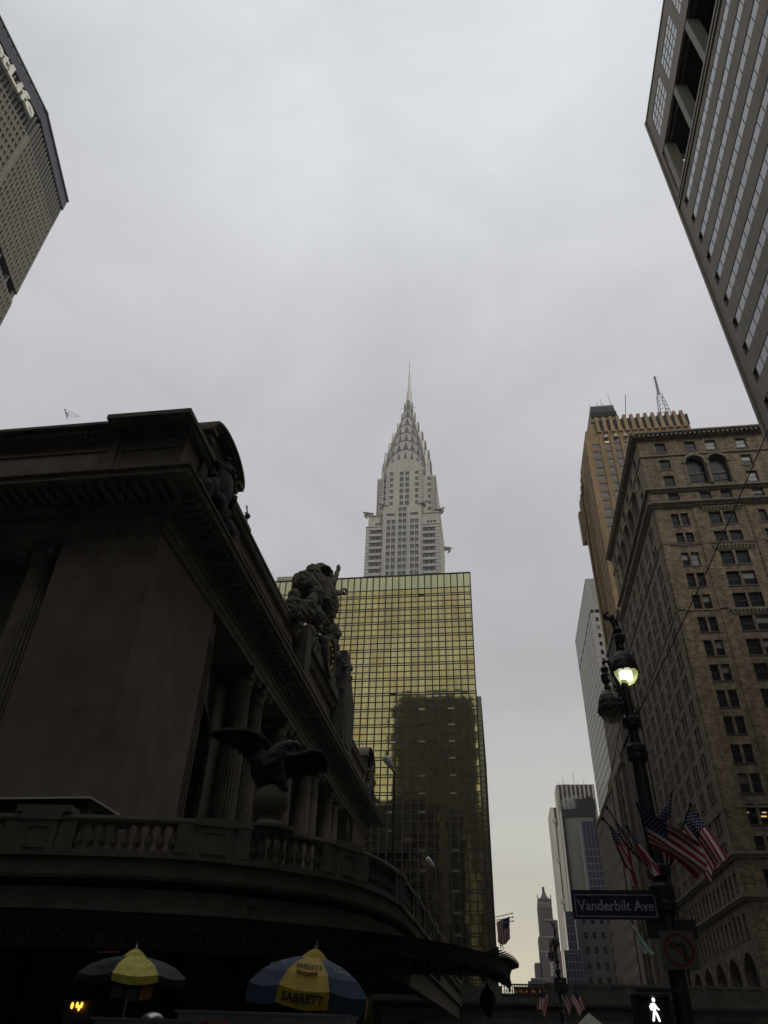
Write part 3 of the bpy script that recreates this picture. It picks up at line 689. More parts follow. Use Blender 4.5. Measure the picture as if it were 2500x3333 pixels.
sweep(mb, TP, [(-0.6, 6.35), (0.5, 6.62), (0.55, 6.75), (-0.6, 6.75)]); sweep(mb, TP, [(-0.6, 5.7), (0.2, 5.7), (0.22, 6.35), (-0.6, 6.35)]); sweep(mb, TP, [(-0.6, 5.5), (0.36, 5.5), (0.36, 5.7), (-0.6, 5.7)]); sweep(mb, TP, [(-0.6, 4.4), (0.0, 4.4), (0.0, 5.5), (-0.6, 5.5)])
mb.build('parapet_wall', 'lime_plain', tr)
mb = MB(); mb.prism([(p.x, p.y, 6.5) for p in TP] + [(-16, 95, 6.5), (-16, 36, 6.5), (-46, 36, 6.5)], (0, 0, 0.3)); mb.build('terrace_floor', 'concrete', tr)
# lengths where pedestals stand
def len_at(x=None, y=None):
    acc = 0; best = (1e9, 0)
    for i in range(len(TP)-1):
        d = (abs(TP[i].x-x) if x is not None else 0) + (abs(TP[i].y-y) if y is not None else 0)
        if d < best[0]: best = (d, acc)
        acc += (TP[i+1]-TP[i]).length
    return best[1]
ped = [len_at(x=-38.5), len_at(x=-32), len_at(x=-25.4), len_at(x=-18.55, y=29.4), len_at(x=-11.3, y=30.9), len_at(x=-6.9, y=35.0), len_at(x=-5.3, y=41.5)] + [len_at(y=41.5+6.3*k) for k in range(1, 8)]
balmesh = None
for i, s in enumerate(ped):
    c, n = at_len(TP, s); F = Face((c.x, c.y, 0), Vector((-n.y, n.x, 0)))
    u = Vector((-n.y, n.x, 0))
    mb = MB(); F.box(mb, -0.75, 0.75, 7.45, 8.76, -0.34, 0.34); F.box(mb, -0.86, 0.86, 8.76, 9.06, -0.42, 0.42)
    F.box(mb, -0.5, 0.5, 7.7, 7.78, -0.4, -0.34); F.box(mb, -0.5, 0.5, 8.5, 8.58, -0.4, -0.34); F.box(mb, -0.5, -0.42, 7.78, 8.5, -0.4, -0.34); F.box(mb, 0.42, 0.5, 7.78, 8.5, -0.4, -0.34)
    F.box(mb, -1.5, -0.75, 7.68, 8.76, -0.24, 0.24); F.box(mb, 0.75, 1.5, 7.68, 8.76, -0.24, 0.24)
    if i in (3,): F.box(mb, -1.15, 1.15, 9.06, 9.32, -0.4, 0.5)
    mb.build('balustrade_pedestal', 'lime_plain', tr)
nb = 0
for i in range(1, len(ped)-4):
    a, b = ped[i]+1.62, ped[i+1]-1.62; n = max(2, int(round((b-a)/0.47)))
    for k in range(n+1):
        c, _ = at_len(TP, a+(b-a)*k/n)
        if nb >= 98: break
        if balmesh is None:
            mb = MB(); mb.lathe([(0.15, 0), (0.15, 0.1), (0.08, 0.13), (0.12, 0.22), (0.175, 0.36), (0.16, 0.5), (0.09, 0.72), (0.065, 0.86), (0.1, 0.92), (0.14, 0.98), (0.14, 1.08)], (c.x, c.y, 7.68), 12)
            o = mb.build('baluster', 'lime_plain', tr, smooth=False)
            o.data.transform(Matrix.Translation(-(Vector((c.x, c.y, 7.68))-BASE[tr.name]))); o.location = Vector((c.x, c.y, 7.68))-BASE[tr.name]; balmesh = o
        else:
            o = balmesh.copy(); COL.objects.link(o); o.parent = tr; o.location = Vector((c.x, c.y, 7.68))-BASE[tr.name]
        nb += 1
# canopy
CP = smooth_path([(-46,26.4), (-30,26.4), (-17.3,26.4), (-12.7,27.3), (-9.4,28.4), (-6.7,30.3), (-4.6,32.1), (-2.6,34.6), (-0.9,38.2), (-0.2,41.2), (0.15,44.6), (0.2,47.5)], 0.4)
mb = MB(); sweep(mb, CP, [(0, 4.62), (0.1, 4.7), (0.14, 5.1), (0.2, 5.2), (-0.2, 5.24), (-0.2, 4.62)])
sweep(mb, CP, [(-0.5, 4.72), (-0.2, 4.72), (-0.2, 4.9), (-0.5, 4.9)])
mb.prism([(p.x-0.1, p.y+0.1, 5.0) for p in CP] + [(-5.2, 47.5, 5.0), (-16, 47.5, 5.0), (-16, 36, 5.0), (-46, 36, 5.0)], (0, 0, 0.14))
sC = sum((CP[i+1]-CP[i]).length for i in range(len(CP)-1)); k = 0; s = 6.0
while s < sC:
    c, n = at_len(CP, s); q = Vector((c.x, c.y, 0)); nn = Vector((n.x, n.y, 0)); tt = Vector((-n.y, n.x, 0))
    mb.lathe([(0.02, -0.42), (0.06, -0.36), (0.05, -0.2), (0.11, -0.12), (0.1, 0)], (c.x+n.x*0.05, c.y+n.y*0.05, 4.66), 6)
    mb.lathe([(0.02, -0.2), (0.07, -0.14), (0.06, 0)], (c.x+n.x*0.05+tt.x*0.19, c.y+n.y*0.05+tt.y*0.19, 4.66), 6)
    s += 0.38
s = sC-9.0
while s < sC:                                                   # leaf-shaped cresting leaning outwards
    c, n = at_len(CP, s); q = Vector((c.x, c.y, 5.18)); nn = Vector((n.x, n.y, 0)); tt = Vector((-n.y, n.x, 0))
    a = [q-tt*0.15, q+nn*0.32-tt*0.14+Vector((0,0,0.12)), q+nn*0.62+Vector((0,0,0.2)), q+nn*0.32+tt*0.14+Vector((0,0,0.12)), q+tt*0.15]
    mb.prism(a, (0,0,0.05)); s += 0.62
for xx in (-3.6, -1.2): mb.box((xx, 40, 4.7), (xx+0.15, 47.5, 5.0))
mb.build('canopy', 'bronze', tr)
SP = smooth_path([(-46,33.5), (-26,33.5), (-17,33.8), (-13,34.8), (-10.5,36.5), (-8.8,39), (-8,43), (-8,50)], 1.2)
mb = MB(); sweep(mb, SP, [(-0.4, 0), (0, 0), (0, 4.72), (-0.4, 4.72)])
for s in range(2, 40, 3):
    c, n = at_len(SP, s); mb.box((c.x-0.2, c.y-0.3, 0), (c.x+0.2, c.y+0.2, 4.72), 1)
mb.build('shopfront', ['darkvoid', 'bronze'], tr)
# low roofed shelter on the terrace in front of the pier
sh = thing('terrace_shelter', 'low flat-topped grey hut roof standing behind the balustrade left of the eagle', 'shelter', (-22, 31.5, 6.8))
a0, a1, b1 = P(-60,2603,31.0), P(296,2601,31.0), P(385,2655,34.4)
mb = MB(); mb.box((-34, 31.0, 6.8), (a1.x, 34.2, a1.z-0.35)); mb.build('wall', 'lime_plain', sh)
mb = MB(); mb.box((-34, 30.75, a1.z-0.35), (a1.x+0.12, 34.9, a1.z-0.06)); mb.build('roof', 'bronze', sh)
mb = MB(); mb.box((-34, 30.6, a1.z-0.06), (a1.x+0.2, 35.0, a1.z)); mb.build('roof_edge', 'white_lamp', sh)

# eagle on a globe standing on the balustrade
eg = thing('eagle_statue', 'black metal eagle with spread wings on a stone globe above the curved balustrade', 'statue', (-10.4, 32.2, 9.0))
E_ = lambda px, py, dy=0.0: P(px, py, 32.4+dy)
gc = E_(882, 2610); gr = (E_(938,2610)-E_(826,2610)).length/2
mb = MB(); mb.ball(gc, gr, 0, 28); mb.build('globe', 'lime_plain', eg, smooth=True)
mb = MB(); zb = 9.0; hgt = gc.z-gr-zb
mb.lathe([(gr*1.55, 0), (gr*1.55, hgt*0.3), (gr*1.2, hgt*0.45), (gr*0.8, hgt*0.7), (gr*0.62, hgt*0.95), (gr*0.55, hgt*1.4)], (gc.x, gc.y, zb), 20); mb.build('pedestal', 'lime_plain', eg)
mb = MB()
mb.tube([E_(888,2560), E_(880,2530), E_(872,2500,-.1), E_(862,2475,-.15), E_(876,2448,-.25)], [0.55, 0.74, 0.82, 0.72, 0.42], 12)
mb.tube([E_(875,2520), E_(868,2545,-.3), E_(862,2562,-.35)], [0.42, 0.3, 0.16], 10); mb.tube([E_(898,2520), E_(915,2548,-.3), E_(922,2566,-.3)], [0.42, 0.3, 0.16], 10)
mb.tube([E_(885,2530,.4), E_(905,2555,.6), E_(915,2585,.7)], [0.5, 0.45, 0.35], 10)
for sx, tx in ((862, (852, 862, 873)), (922, (912, 925, 935))):
    for t in tx: mb.tube([E_(sx,2562,-.35), E_(t,2566,-.42), E_(t-2,2580,-.36)], [0.1, 0.08, 0.03], 6)
o = mb.build('body', 'bronze', eg, smooth=True); md = o.modifiers.new('remesh', 'REMESH'); md.mode = 'VOXEL'; md.voxel_size = 0.06; md.use_smooth_shade = True
mb = MB(); mb.tube([E_(882,2488,-.2), E_(892,2466,-.3), E_(908,2446,-.38), E_(926,2431,-.42), E_(938,2427,-.45)], [0.42, 0.46, 0.36, 0.27, 0.25], 12)
mb.ball(E_(942,2426,-.45), 0.27, 0, 14, (1.15, 1, 0.88)); mb.tube([E_(953,2423,-.5), E_(966,2422,-.5), E_(977,2429,-.5), E_(979,2441,-.5)], [0.17, 0.14, 0.08, 0.02], 8)
rnd = random.Random(2)
for k in range(46):
    t = rnd.random(); a = E_(886+48*t, 2472-42*t+rnd.uniform(-12, 16), -.75+rnd.uniform(-.05, .1)); mb.tube([a, a+Vector((-0.1, 0.02, -0.02)), a+Vector((-0.24, -0.03, 0.03))], [0.07, 0.055, 0.01], 5)
mb.ball(E_(948,2422,-.7), 0.05, 0, 6); mb.bar(E_(940,2417,-.65), E_(958,2419,-.68), 0.06)
o = mb.build('head', 'patina', eg, smooth=True)
def wing(top, bot, dys, name='wing'):
    """top/bottom outlines (pixels) with depth offsets; wing has a thick leading edge and overlapping feathers"""
    mb = MB(); n = len(top)
    for i in range(n-1):
        t0, t1, b0, b1 = top[i], top[i+1], bot[i], bot[i+1]; d0, d1 = dys[i], dys[i+1]
        A = [E_(*t0, d0), E_(*t1, d1), E_(*b1, d1+0.25), E_(*b0, d0+0.25)]
        B = [p+Vector((0, 0.16, 0)) for p in A]
        mb.hexa([A[0], A[1], A[2], A[3], B[0], B[1], B[2], B[3]])
        tip = A[3]+(A[3]-A[0])*0.24+(A[2]-A[3])*0.35
        mb.hexa([A[3]+Vector((0,.03,0)), A[2]+Vector((0,.03,0)), tip, tip+Vector((0,0,.02)), A[3]+Vector((0,.12,0)), A[2]+Vector((0,.12,0)), tip+Vector((0,.08,0)), tip+Vector((0,.08,.02))])
        # feather rows
        for f in (0.35, 0.65):
            a = A[0].lerp(A[3], f); b = A[1].lerp(A[2], f); mb.tube([a+Vector((0,-.03,0)), (a+b)/2+Vector((0,-.06,-.05)), b+Vector((0,-.03,0))], 0.05, 5)
    mb.tube([E_(*t, d) for t, d in zip(top, dys)], [0.05]+[0.13]*(n-2)+[0.2], 8)
    mb.build(name, 'bronze', eg)
topL = [(682,2389), (706,2382), (730,2378), (755,2377), (780,2378), (803,2381), (822,2386), (840,2394), (858,2405), (870,2418), (880,2432), (896,2445)]
botL = [(688,2398), (715,2412), (742,2424), (768,2434), (785,2448), (802,2458), (812,2470), (822,2484), (832,2500), (836,2522), (862,2518), (880,2510)]
dysL = [-1.3, -1.2, -1.1, -1.0, -.9, -.8, -.65, -.5, -.4, -.3, -.2, -.1]
wing(topL, botL, dysL)
topR = [(1064,2500), (1060,2484), (1052,2462), (1040,2450), (1020,2446), (1000,2449), (980,2457), (955,2462), (925,2464), (900,2462)]
botR = [(1062,2514), (1050,2512), (1036,2514), (1018,2514), (1000,2516), (982,2517), (962,2521), (944,2526), (925,2524), (900,2520)]
dysR = [1.6, 1.5, 1.3, 1.1, .9, .7, .5, .3, .1, 0]
wing(topR, botR, dysR)
# two tall grey road lamps on the terrace
def road_lamp(label, x, y, ztop, arm):
    t = thing('road_lamp', label, 'street lamp', (x, y, 6.8), 'grey road lamps on the station terrace')
    mb = MB(); mb.tube([(x,y,6.8), (x,y,ztop-1), (x,y,ztop-0.2), (x-0.15,y-0.05,ztop)], [0.09, 0.07, 0.06, 0.06], 8); mb.build('pole', 'slat', t, smooth=True)
    mb = MB(); a = Vector((x-0.1, y, ztop)); b = a+Vector(arm)
    mb.tube([a, a.lerp(b,.3), a.lerp(b,.7), a.lerp(b,.93), b], [0.09, 0.16, 0.2, 0.2, 0.1], 10); mb.build('lamp_head', 'white_lamp', t, smooth=True)
    return t
p1, q1 = P(1284,2503,40.5), P(1255,2462,40.3)
road_lamp('taller near grey road lamp rising behind the balustrade before the gold tower', p1.x, p1.y, p1.z, (q1-p1)+Vector((0.05,0,0)))
p2, q2 = P(1417,2820,66), P(1391,2792,65.6)
road_lamp('smaller far grey road lamp low against the dark foot of the gold tower', p2.x, p2.y, p2.z, (q2-p2)+Vector((0.05,0,0)))
# ornamental lantern hanging from the canopy end
ln = thing('hanging_lantern', 'black round lantern hanging under the right end of the street canopy', 'lantern', tuple(P(1588,3262,42)))
c = P(1588,3262,42); mb = MB(); mb.lathe([(0.03, -0.62), (0.14, -0.52), (0.34, -0.2), (0.4, 0.1), (0.3, 0.4), (0.12, 0.55), (0.05, 0.75)], c, 10); mb.build('lantern_body', 'bronze', ln)
mb = MB(); mb.tube([c+Vector((0,0,0.7)), (c.x, c.y, 4.75)], 0.03, 5); mb.build('chain', 'black', ln)

fd = thing('canopy_floodlight', 'small black floodlight standing on the canopy edge between the two umbrellas', 'lamp', tuple(P(812,2985,28.6)))
c = P(812,2984,28.6); mb = MB(); mb.bar(c, c+Vector((0,0,0.28)), 0.05); mb.build('stand', 'black', fd); mb = MB(); mb.box((c.x-0.16, c.y-0.1, c.z+0.26), (c.x+0.16, c.y+0.12, c.z+0.38)); mb.build('lamp_head', 'black', fd)
# ================================================================ GOLD MIRROR TOWER
gt = thing('gold_glass_tower', 'gold mirror-glass tower with dark grid in the centre below the art deco spire', 'building', (-35, 170, 0))
FG = Face((-2.3, 143.3, 0), (1,0,0)); NC = 48; CWG = 1.49
rows = [(86.4, 90.0, 1)]; z = 86.4
rows.append((84.95, 86.4, 0)); z = 84.95
k = 0
while z > 1.5:
    rows.append((z-0.52, z, 2)); rows.append((z-0.52-1.41, z-0.52, 0)); rows.append((z-3.35, z-1.93, 0)); z -= 3.35
rnd = random.Random(11)
gl = MB(); n = 4; inserts = []
for r0, r1, kind in rows:
    for c in range(NC):
        a1 = -c*CWG; a0 = a1-CWG; tx, tz = rnd.gauss(0, 0.0019), rnd.gauss(0, 0.0015); bl = 0.0017*rnd.uniform(0.3, 1.6)
        if kind == 2:
            if c % 4 == 3 and rnd.random() < 0.9: inserts.append((a0, a1, r0, r1, rnd.random())); 
        b0 = len(gl.v); mi = 1 if kind == 1 else 0
        for j in range(n+1):
            for i in range(n+1):
                s, t = i/n, j/n; d = -bl*(1-(2*s-1)**2)*(1-(2*t-1)**2) + tx*(s-.5)*CWG + tz*(t-.5)*(r1-r0)
                gl.v.append(FG.p(a0+s*CWG, d, r0+t*(r1-r0)))
        for j in range(n):
            for i in range(n):
                gl.f.append([b0+j*(n+1)+i, b0+j*(n+1)+i+1, b0+(j+1)*(n+1)+i+1, b0+(j+1)*(n+1)+i]); gl.m.append(mi)
gl.build('glass_wall', ['gold', 'gold_top'], gt, smooth=True)
mb = MB()
for c in range(NC+1): FG.box(mb, -c*CWG-0.12, -c*CWG+0.12, 0, 90.0, -0.1, 0.02)
for r0, r1, kind in rows: FG.box(mb, -NC*CWG, 0, r1-0.085, r1+0.085, -0.09, 0.02)
FG.box(mb, -NC*CWG, 0.12, 90.0, 90.22, -0.14, 0.5)
mb.build('mullion_grid', 'gold_mul', gt)
B = Bld(gt, ('gold_mul', 'gold_top', 'darkvoid'), (1, 0, 0), 0.0)
for a0, a1, r0, r1, q in inserts:
    B.win(FG, a0, a1, r0, r1, 'tiny', 2 if q < 0.05 else 1, -0.02)
B.flush(100)
mb = MB(); mb.box((-2.3-NC*CWG, 143.5, 0), (-2.35, 150.0, 89.9)); mb.box((-2.3-NC*CWG, 150.0, 0), (-3.0, 215, 86)); mb.build('side_wall', 'gold_mul', gt)
FG2 = Face((-2.3, 150.2, 0), (1,0,0)); FG3 = Face((-1.45, 150.2, 0), (0,1,0))
mb = MB(); FG2.quad(mb, 0, 0.85, 0, 63, 0, 0)
for i in range(30):
    for j in range(40): FG3.quad(mb, i*1.5, i*1.5+1.5, j*1.58, j*1.58+1.58, 0, 0)
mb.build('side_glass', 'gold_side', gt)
mb = MB()
for j in range(61):
    FG2.box(mb, 0, 0.9, j*1.05, j*1.05+0.1, -0.06, 0.02); FG3.box(mb, 0, 45, j*1.05, j*1.05+0.1, -0.08, 0.02)
for j in range(31): FG3.box(mb, j*1.5, j*1.5+0.12, 0, 63, -0.12, 0.02)
FG2.box(mb, -0.05, 0.08, 0, 63, -0.1, 0.02)
mb.build('side_mullion', 'gold_mul', gt)
mb = MB()
for a, b in ((-48.7, -44.8), (-44.2, -40.2), (-39.6, -36)):
    mb.box((a, 145.6, 90), (b, 150, 92.9), 0)
    for k in range(7): mb.box((a-0.03, 145.53, 90.2+k*0.38), (b+0.03, 145.6, 90.3+k*0.38), 1)
    mb.bar((b+0.15, 146, 90), (b+0.15, 146, 93.2), 0.06, mi=2); mb.ball((b-1.4+1.6, 146, 93.4), 0.16, 2, 6)
mb.build('roof_screen', ['gold_top', 'granite_p', 'black'], gt)
# flagpoles and flag on the far street side, blade sign
fp = thing('wall_flagpoles', 'three thin flagpoles leaning out from the dark corner of the gold tower', 'flagpoles', (-1.6, 192, 27))
for (ax, ay, bx, by) in ((1595,2989,1667,2973), (1600,2998,1669,2985), (1600,3010,1671,2998)):
    mb = MB(); mb.tube([P(ax,ay,192), P(bx,by,192)], 0.09, 6); mb.ball(P(bx,by,192), 0.2, 0, 7); mb.build('flagpole', 'stripew', fp)
bs = thing('blade_sign', 'small white letter sign low on the far end of the gold tower', 'sign', tuple(P(1634,3100,150)))
mb = MB(); a, b = P(1613,3082,150.3), P(1625,3113,150.3); mb.box((a.x,150,b.z), (b.x,150.4,a.z)); mb.build('bracket', 'gold_mul', bs)
FSn = Face(tuple(P(1626,3095,150)), (1,0,0)); FSn.o.z = 0
text('R', 1.5, 0.05, 'black', FSn, 0, 0, P(1626,3089,150).z, bs)

# ================================================================ ART DECO SPIRE TOWER
ct = thing('spire_tower', 'pale art deco skyscraper with arched steel crown and needle spire', 'building', (-34, 296, 0))
CX, CY = -34.7, 296.0
FC = Face((-52.4, 278, 0), (1,0,0))                 # a = x + 52.4
FCs = Face((-17.5, 278, 0), (0,1,0))
B = Bld(ct, ('frame', 'winc', 'blind'), (6, 3, 1), 0.25)
holes = []; 
zr = [199.2-3.62*k for k in range(0, 14)]
wall = MB(); side_rows = []
for z in zr:
    for lo, xs in ((0, (1.9, 4.1, 6.3)), (1, (26.9, 29.2, 31.5))):
        for x in xs: holes.append((x, x+1.35, z-2.05, z)); B.win(FC, x, x+1.35, z-2.05, z, 'bold')
FC.wall(wall, 0, 7.9, 120, 201.3, [h for h in holes if h[1] < 8], 0.3); FC.wall(wall, 26.6, 34.9, 120, 201.3, [h for h in holes if h[0] > 20], 0.3)
hs = []
for z in zr:
    for k in range(6): a = 3+k*5.2; hs.append((a, a+1.3, z-2.05, z)); B.win(FCs, a, a+1.3, z-2.05, z, 'bold')
FCs.wall(wall, 0, 36, 120, 201.3, hs, 0.3)
wall.box((-52.4, 278.2, 0), (-17.7, 314, 120)); wall.box((-52.3, 279, 201.2), (-17.6, 313.9, 201.35))
# central projecting shaft
FM = Face((-52.4, 277.4, 0), (1,0,0)); mh = []
z2 = [211.4-3.62*k for k in range(0, 18)]
for z in z2:
    for xs, top in (((9.9, 12.2), 206), ((15.4, 17.5), 213), ((21.1, 23.3), 206)):
        if z > top: continue
        for x in xs: mh.append((x, x+1.75, z-2.15, z)); B.win(FM, x, x+1.75, z-2.15, z, 'bold')
for x in (9.7, 21.0): mh.append((x, x+3.9, 206.6, 208.0)); B.win(FM, x, x+3.9, 206.6, 208.0, 'tiny', 2 if False else 1)
FM.wall(wall, 7.9, 26.6, 120, 212.2, mh, 0.3)
for a in (7.9, 26.6): wall.add([FM.p(a,0,120), FM.p(a,3,120), FM.p(a,3,212.2), FM.p(a,0,212.2)], [(0,1,2,3)])
wall.add([FM.p(7.9,0,212.2), FM.p(26.6,0,212.2), FM.p(26.6,5,212.2), FM.p(7.9,5,212.2)], [(0,1,2,3)])
# corner shoulders 201-209
FH = Face((-51.7, 279.4, 0), (1,0,0)); hh = []
for xs in ((3.4, 5.0, 6.8), (28.2, 29.7, 31.4)):
    for x in xs: hh.append((x, x+1.15, 201.9, 204.2)); B.win(FH, x, x+1.15, 201.9, 204.2, 'bold')
FH.wall(wall, 0, 34.3, 201.3, 208.6, hh, 0.3)
wall.box((-51.7, 280, 201.3), (-17.4, 313, 208.6)); wall.box((-51.9, 279.2, 208.6), (-17.2, 313, 208.9))
# upper shaft
FU = Face((-48.4, 281.5, 0), (1,0,0)); uh = []
for k in range(6):
    z = 232.6-3.75*k
    for x in (3.2, 25.2): uh.append((x, x+1.5, z-2.2, z)); B.win(FU, x, x+1.5, z-2.2, z, 'bold')
FU.wall(wall, 0, 29.4, 208.9, 233.4, uh, 0.3)
FUs = Face((-19.0, 281.5, 0), (0,1,0)); uh = []
for k in range(6):
    z = 232.6-3.75*k
    for a in (3, 7, 11, 15, 19, 23): uh.append((a, a+1.4, z-2.2, z))
FUs.wall(wall, 0, 29, 208.9, 233.4, uh, 0.3); wall.box((-48.3, 282.0, 233.0), (-19.1, 310, 233.4)); wall.box((-48.4, 282, 208.9), (-46, 310, 233.4))
# central bay with rounded top
FV = Face((-34.7, 280.6, 0), (1,0,0)); bh = []
for k in range(7):
    z = 236.2-3.75*k
    for x in (-2.35, 0.45): bh.append((x, x+1.9, z-2.25, z)); B.win(FV, x, x+1.9, z-2.25, z, 'bold')
    if k > 0 or True:
        for x in (-7.2, 5.4): bh.append((x, x+1.6, z-2.1, z)); B.win(FV, x, x+1.6, z-2.1, z, 'bold')
for x in (-2.9, 1.4): bh.append((x, x+1.3, 240.6, 241.9)); B.win(FV, x, x+1.3, 240.6, 241.9, 'tiny')
FV.wall(wall, -9.4, 9.4, 208.9, 236.6, [h for h in bh if h[3] < 236.7], 0.3)
pts = [(9.4*math.cos(math.pi*k/24), 236.6+8.2*math.sin(math.pi*k/24)) for k in range(25)]
wall.prism([FV.p(x, 0, z) for x, z in pts], (0, 3.5, 0)); wall.add([FV.p(9.4,0,208.9), FV.p(9.4,1,208.9), FV.p(9.4,1,236.6), FV.p(9.4,0,236.6)], [(0,1,2,3)])
wall.build('wall', 'white_brick', ct)
sp = MB()
for z in zr:                                        # dark brick between and beside the wing windows
    for x0, x1 in ((3.25, 4.1), (5.45, 6.3), (28.25, 29.2), (30.55, 31.5)): FC.box(sp, x0, x1, z-2.05, z, -0.04, 0.0)
    for x0, x1 in ((1.8, 7.75), (26.8, 32.95)): FC.box(sp, x0, x1, z, z+0.16, -0.04, 0.0)
    for x0, x1 in ((0, 1.9), (32.85, 34.9)):
        FC.box(sp, x0, x1, z-0.1, z+0.1, -0.03, 0.1); FC.box(sp, x0, x1, z-2.1, z-1.9, -0.03, 0.1)
    for a in (0, 30): FCs.box(sp, a, a+3, z-0.1, z+0.1, -0.03, 0.1); FCs.box(sp, a, a+3, z-2.1, z-1.9, -0.03, 0.1)
for z in z2:
    for xs, top in (((9.9, 12.2), 206), ((15.4, 17.5), 213), ((21.1, 23.3), 206)):
        if z > top: continue
        for x in xs:
            for q in (0.35, 1.2): FM.box(sp, x+q, x+q+0.22, z-3.55, z-2.2, -0.03, 0.05)
for k in range(7):
    z = 236.2-3.75*k
    for x in (-2.35, 0.45):
        for q in (0.4, 1.3): FV.box(sp, x+q, x+q+0.22, z-3.6, z-2.3, -0.03, 0.05)
    for x0, x1 in ((-8.8, -7.2), (7.0, 8.9)):
        FV.box(sp, x0, x1, z-0.1, z+0.08, -0.03, 0.1); FV.box(sp, x0, x1, z-2.2, z-2.0, -0.03, 0.1)
for x in (-9.3, 9.2): FV.box(sp, x, x+0.12, 209, 236.6, -0.06, 0.1)
for x in (0.0, 29.2): FU.box(sp, x, x+0.2, 209, 233, -0.05, 0.1)
for k in range(20):
    z = 209.8+k*1.15
    for x0, x1 in ((0.9, 2.6), (26.8, 28.5)): FU.box(sp, x0, x1, z, z+0.35, -0.03, 0.1)
    for x0, x1 in ((0.05, 0.8), (28.6, 29.3)): FU.box(sp, x0, x1, z, z+0.5, -0.02, 0.1)
for x0 in (7.9, 14.0, 19.6, 26.3): FM.box(sp, x0, x0+0.09, 120, 212, -0.05, 0.0)
for x0 in (9.8, 21.1): 
    for q in range(4): FM.box(sp, x0+0.4+q*0.9, x0+0.75+q*0.9, 206.6, 207.6, -0.05, 0.1)
sp.build('dark_brick_pattern', 'dark_brick', ct)
B.flush(100)
for a_, b_ in (((-52.6, 277.7, 201.0), (-44.3, 279.4, 201.5)), ((-25.8, 277.7, 201.0), (-17.2, 279.4, 201.5)), ((-51.9, 279.0, 208.5), (-44.5, 280, 209.0)), ((-25.5, 279.0, 208.5), (-17.2, 280, 209.0))):
    mb = MB(); mb.box(a_, b_); mb.build('coping', 'stripew', ct)
def deco_eagle(x, y, z, dx, dy):
    d = Vector((dx, dy, 0)).normalized(); s = Vector((-d.y, d.x, 0)); p = Vector((x, y, z)); mb = MB()
    mb.tube([p-d*2.2-Vector((0,0,.3)), p-d*0.6, p+d*0.5+Vector((0,0,.25)), p+d*1.5+Vector((0,0,.8))], [0.9, 0.95, 0.8, 0.5], 8)
    mb.ball(p+d*1.7+Vector((0,0,.95)), 0.55, 0, 8, (1,1,.8)); mb.tube([p+d*2.0+Vector((0,0,.95)), p+d*2.6+Vector((0,0,.7))], [0.28, 0.05], 6)
    mb.tube([p+d*1.2-Vector((0,0,.2)), p+d*0.9-Vector((0,0,1.3)), p+d*0.1-Vector((0,0,2.3))], [0.7, 0.6, 0.3], 6)
    for k in (-1, 1): mb.hexa([p+s*k*0.5-d*2.5, p+s*k*0.9-d*2.5, p+s*k*0.9+d*0.6, p+s*k*0.5+d*0.6, p+s*k*0.5-d*3+Vector((0,0,.9)), p+s*k*0.9-d*3+Vector((0,0,.9)), p+s*k*1.0+d*1+Vector((0,0,.8)), p+s*k*0.6+d*1+Vector((0,0,.8))])
    return mb.build('eagle_gargoyle', 'steel_d', ct, smooth=True)
deco_eagle(-52.2, 279.3, 209.6, -1, -0.35); deco_eagle(-17.0, 279.3, 209.6, 1, -0.35)
deco_eagle(-44.6, 277.6, 212.9, -0.9, -0.5); deco_eagle(-24.9, 277.6, 212.9, 0.9, -0.5); deco_eagle(-15.8, 313, 209.6, 1, 0.3)
